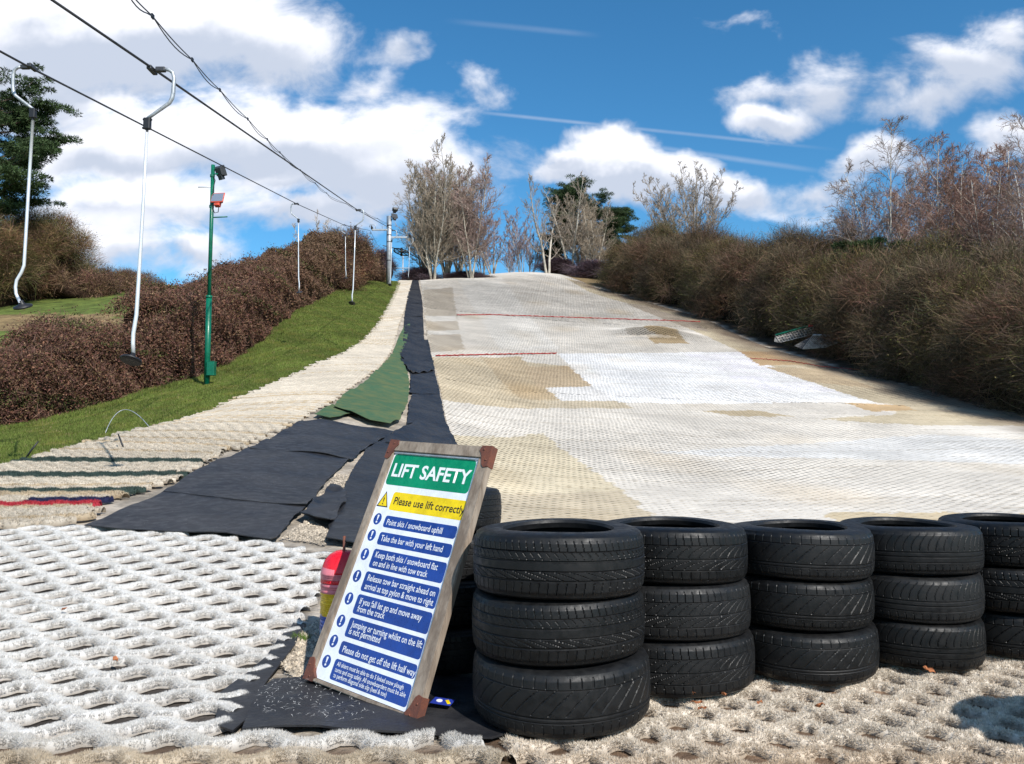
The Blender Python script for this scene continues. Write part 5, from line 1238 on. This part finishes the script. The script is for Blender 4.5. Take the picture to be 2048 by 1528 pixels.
def floodlight(parent, loc, rz, tilt, body, sz=1.0, seg='floodlight', lens=True):
    bm = bmesh.new(); w_, h_, d_ = .34 * sz, .28 * sz, .12 * sz
    vs = box_bm(bm, (w_, d_, h_), None, .012 * sz)
    for v in bm.verts:
        if v.co.y > 0: v.co.x *= .62; v.co.z *= .7
    mt = Matrix.Translation(loc) @ Matrix.Rotation(rz, 4, 'Z') @ Matrix.Rotation(tilt, 4, 'X'); bmesh.ops.transform(bm, matrix=mt, verts=bm.verts)
    f = bm_obj('floodlight', bm, M[body], parent)
    bm = bmesh.new(); box_bm(bm, (w_ * .88, .006, h_ * .82), mt @ Matrix.Translation((0, -d_ / 2 - .004, 0)), 0); bm_obj('lens', bm, M['glass' if lens else 'dgrey'], f)
    bm = bmesh.new(); box_bm(bm, (w_ * .4, d_ * .9, h_ * .45), mt @ Matrix.Translation((0, d_ * .1, -h_ * .55)), .008); bm_obj('ballast_box', bm, M[body], f)
    return f


def green_mast():
    top = at(424, 330, 19.6); base = np.array([at(413, 780, 19.6)[0], 19.6]); z0 = float(Tz(base[0], base[1])); H = top[2] - z0
    root = empty('floodlight_mast', (base[0], 19.6, z0)); tag(root, 'green floodlight mast on the grass bank in front of the hedge', 'mast')
    bm = bmesh.new(); tube_bm(bm, [(0, 0, 2.15), (.01, 0, H)], .047, 14); bm_obj('pole', bm, M['gpaint'], root, True)
    bm = bmesh.new(); tube_bm(bm, [(0, 0, -.2), (0, 0, 2.2)], .070, 16); tube_bm(bm, [(0, 0, 2.16), (0, 0, 2.22)], .078, 16); bm_obj('lower_sleeve', bm, M['gpaint'], root, True)
    bm = bmesh.new(); box_bm(bm, (.19, .16, .34), Matrix.Translation((.125, -.05, .40)), .01); box_bm(bm, (.205, .17, .015), Matrix.Translation((.125, -.05, .575)), .003); bm_obj('junction_box', bm, M['gpaint'], root)
    bm = bmesh.new(); tube_bm(bm, [(0, 0, H - .56), (-.36, .02, H - .56)], .013, 8); bm_obj('step_arm', bm, M['alu'], root, True)
    bm = bmesh.new(); tube_bm(bm, [(0, 0, H - 1.34), (.40, 0, H - 1.32)], .016, 8); bm_obj('step_arm', bm, M['gpaint'], root, True)
    floodlight(root, (.19, -.02, H - .17), R(150), R(-25), 'dgrey', .95, lens=False)
    floodlight(root, (.19, -.05, H - .88), R(-8), R(-20), 'orange', 1.0)
    for z in (H - .28, H - 1.06):
        bm = bmesh.new(); tube_bm(bm, [(0, 0, z - .03), (0, 0, z + .03)], .058, 12); box_bm(bm, (.14, .03, .03), Matrix.Translation((.08, -.03, z + .04))); bm_obj('bracket', bm, M['gpaint'], root)
    bm = bmesh.new(); tube_bm(bm, [(.05, -.06, H - .30), (.10, -.07, H - .42), (.06, -.07, H - .6), (.055, -.07, H - .8), (.05, -.06, H - 1.1), (.10, -.06, H - 1.24), (.19, -.06, H - 1.22), (.21, -.06, H - 1.0)], .010, 6); bm_obj('wiring', bm, M['black'], root, True)
green_mast()


def pylon():
    d = 52.0; top = at(779, 432, d); x0 = top[0]; z0 = float(Tz(x0, d)); root = empty('lift_pylon', (x0, d, z0)); tag(root, 'grey steel lift pylon with two cross arms on the crest', 'pylon'); H = top[2] - z0
    bm = bmesh.new(); tube_bm(bm, [(0, 0, -.5), (0, 0, H * .62), (.02, 0, H)], [.17, .16, .12], 16); bm_obj('pole', bm, M['galv'], root, True)
    for f in (.35, .62, .72, .86):
        bm = bmesh.new(); tube_bm(bm, [(0, 0, H * f - .03), (0, 0, H * f + .03)], .185 - .04 * f, 16); bm_obj('collar', bm, M['dgrey'], root, True)
    bm = bmesh.new(); tube_bm(bm, [(-.15, 0, -.3), (-.15, -.02, H)], .03, 8); bm_obj('conduit', bm, M['dgrey'], root, True)
    for (x, z, sgn) in ((-1.15, at(740, 459, d)[2] - z0, -1), (1.35, at(820, 474, d)[2] - z0, 1)):
        bm = bmesh.new(); box_bm(bm, (abs(x), .10, .11), Matrix.Translation((x / 2, 0, z - .02)), .01); arm = bm_obj('cross_arm', bm, M['galv'], root)
        for dy in (-.16, .16):
            bm = bmesh.new(); lathe_bm(bm, [(.04, -.03), (.14, -.03), (.11, 0), (.14, .03), (.04, .03)], 20, Matrix.Translation((x, dy, z + .10)) @ Matrix.Rotation(math.pi / 2, 4, 'Y')); bm_obj('sheave', bm, M['black'], arm, True)
        bm = bmesh.new(); tube_bm(bm, [(x - .25 * sgn, 0, z + .03), (x - .22 * sgn, 0, z + .30), (x + .12 * sgn, 0, z + .34), (x + .18 * sgn, 0, z + .15)], .022, 8); bm_obj('cable_guard', bm, M['galv'], arm, True)
        bm = bmesh.new(); tube_bm(bm, [(x * .4, 0, z + .03), (x * .42, 0, z + .22), (x * .25, 0, z + .24)], .018, 8); bm_obj('step_hoop', bm, M['galv'], arm, True)
    floodlight(root, (.32, -.05, H - .05), R(30), R(-30), 'dgrey', 1.3, lens=False); floodlight(root, (.38, 0, H + .42), R(200), R(-60), 'dgrey', 1.15, lens=False)
    bm = bmesh.new(); tube_bm(bm, [(.1, 0, H - .3), (.22, 0, H - .2), (.24, 0, H + .35)], .03, 8); bm_obj('lamp_bracket', bm, M['dgrey'], root, True)
pylon()


def far_lift():
    d = 66.0; c = V3(at(803, 504, d)); root = empty('return_wheel', c); tag(root, 'dark horizontal return wheel hung on a cable beyond the pylon', 'return wheel')
    bm = bmesh.new(); m = Matrix.Rotation(R(12), 4, 'Y') @ Matrix.Rotation(R(-8), 4, 'X')
    lathe_bm(bm, [(.62, -.03), (.70, -.05), (.66, 0), (.70, .05), (.62, .03)], 32, m, True); bm_obj('rim', bm, M['black'], root, True)
    for k in range(4):
        a = math.pi * k / 4; bm = bmesh.new(); tube_bm(bm, [(m @ Vector((math.cos(a) * .63, math.sin(a) * .63, 0))), (m @ Vector((-math.cos(a) * .63, -math.sin(a) * .63, 0)))], .035, 6); bm_obj('spoke', bm, M['black'], root, True)
    bm = bmesh.new(); tube_bm(bm, [(0, 0, -.34), (0, 0, .34)], .10, 10); bm_obj('hub', bm, M['black'], root, True)
    W = [V3(at(766, 491, 64)), V3(at(800, 499, 66)), V3(at(845, 520, 68))]; bm = bmesh.new(); tube_bm(bm, [p - W[0] for p in W], .035, 6); o = bm_obj('guy_cable', bm, M['cable'], smooth=True); o.location = W[0]; tag(o, 'thick dark stay cable carrying the return wheel', 'cable')
    d = 84.0; base = at(805, 590, d); top = at(806, 512, d); z0 = base[2]; root = empty('far_pylon', (top[0], d, z0)); tag(root, 'small distant grey pylon seen under the return wheel', 'pylon')
    bm = bmesh.new(); tube_bm(bm, [(0, 0, 0), (0, 0, top[2] - z0)], .07, 8); bm_obj('pole', bm, M['galv'], root, True)
    z = at(805, 536, d)[2] - z0; bm = bmesh.new(); box_bm(bm, (1.7, .07, .08), Matrix.Translation((0, 0, z)), .005); bm_obj('cross_arm', bm, M['galv'], root)
    z = at(805, 541, d)[2] - z0; bm = bmesh.new(); box_bm(bm, (.9, .06, .05), Matrix.Translation((0, 0, z))); bm_obj('cross_brace', bm, M['galv'], root)
far_lift()

# stacked mat panels leaning by the thicket
def racks():
    for (pts, rim, label) in [([(1548, 684), (1560, 686), (1648, 664), (1640, 652), (1615, 654), (1550, 672)], 'gpaint', 'mesh mat panel with a green and red edge propped up at the thicket foot'), ([(1588, 692), (1605, 699), (1650, 696), (1683, 684), (1660, 673), (1625, 672)], 'galv', 'grey mesh mat panel lying under the green-edged one')]:
        d0 = hit(1560, 700)[1] if rim == 'gpaint' else hit(1600, 712)[1]
        d0 -= .3; P = [V3(at(x, y, d0 + (692 - y) * .012)) for x, y in pts]; c = sum(P, Vector()) / len(P); root = empty('mat_panel', c); tag(root, label, 'mat panel', 'spare mat panels by the thicket')
        nrm = (P[2] - P[0]).cross(P[4] - P[0]).normalized(); bm = bmesh.new(); f = bm.faces.new([bm.verts.new(p - c) for p in P]); r = bmesh.ops.extrude_face_region(bm, geom=[f]); bmesh.ops.translate(bm, vec=nrm * .03, verts=[e for e in r['geom'] if isinstance(e, bmesh.types.BMVert)]); bm_obj('backing', bm, M['dgrey'], root)
        # mesh bars
        bm = bmesh.new(); lo = (P[0] + P[1]) / 2 - c; hi = (P[3] + P[2]) / 2 - c; n = 16; e0, e1 = P[1] - c, P[2] - c; f0, f1 = P[5] - c, P[3] - c; off = Vector((0, -.05, .02))
        for k in range(n + 1): t = k / n; tube_bm(bm, [e0.lerp(e1, t) + off, f0.lerp(f1, t) + off], .022, 5)
        for s in (0, .33, .66, 1): tube_bm(bm, [e0.lerp(f0, s) + off, e1.lerp(f1, s) + off], .022, 5)
        bm_obj('mesh_grid', bm, M['strandgrey'], root)
        bm = bmesh.new(); tube_bm(bm, [P[5] - c + off * 1.6, P[4] - c + off * 1.6, P[3] - c + off * 1.6], .05, 8); bm_obj('edge_strip', bm, M[rim], root, True)
        if rim == 'gpaint': bm = bmesh.new(); tube_bm(bm, [P[4] - c + off * 1.9, P[3] - c + off * 1.9], .055, 8); bm_obj('red_tip', bm, M['red'], root, True)
M['strandgrey'] = mat('mesh_grey', (.40, .36, .32), .9, var=.4)
racks()

# bent wire hoop on the grass, and two dark rods standing for hanger shadows
def bits():
    a, b, c = hit(210, 868), hit(240, 852), hit(303, 860); P = [(a[0], a[1], float(Tz(*a))), ((a[0] * .75 + b[0] * .25), a[1], float(Tz(*a)) + .22), (b[0], b[1], float(Tz(*b)) + .30), (c[0] * .8 + b[0] * .2, c[1], float(Tz(*c)) + .15), (c[0], c[1], float(Tz(*c)))]
    P = [tuple(np.array(P[0]) * (1 - t) ** 2 * 1 + 2 * np.array([b[0], b[1], P[2][2] + .34]) * t * (1 - t) + np.array(P[4]) * t * t) for t in np.linspace(0, 1, 16)]; bm = bmesh.new(); o0 = Vector(P[0]); tube_bm(bm, [Vector(p) - o0 for p in P], .006, 6); o = bm_obj('wire_hoop', bm, M['galv'], smooth=True); o.location = o0; tag(o, 'thin bent wire hoop sticking out of the grass near the track edge', 'wire hoop')
    for (x, y, dx, dz, lb) in [(48, 918, .16, .22, 'dark bent stake in the grass at the left'), (252, 902, -.12, .22, 'dark stake at the frayed left edge of the track matting')]:
        p = hit(x, y); bm = bmesh.new(); tube_bm(bm, [(0, 0, -.03), (dx * .5, 0, dz * .45), (dx, .02, dz)], [.012, .012, .009], 6); o = bm_obj('stake', bm, M['black'], smooth=True); o.location = (p[0], p[1], float(Tz(*p))); tag(o, lb, 'stake', 'short stakes beside the track')
bits()
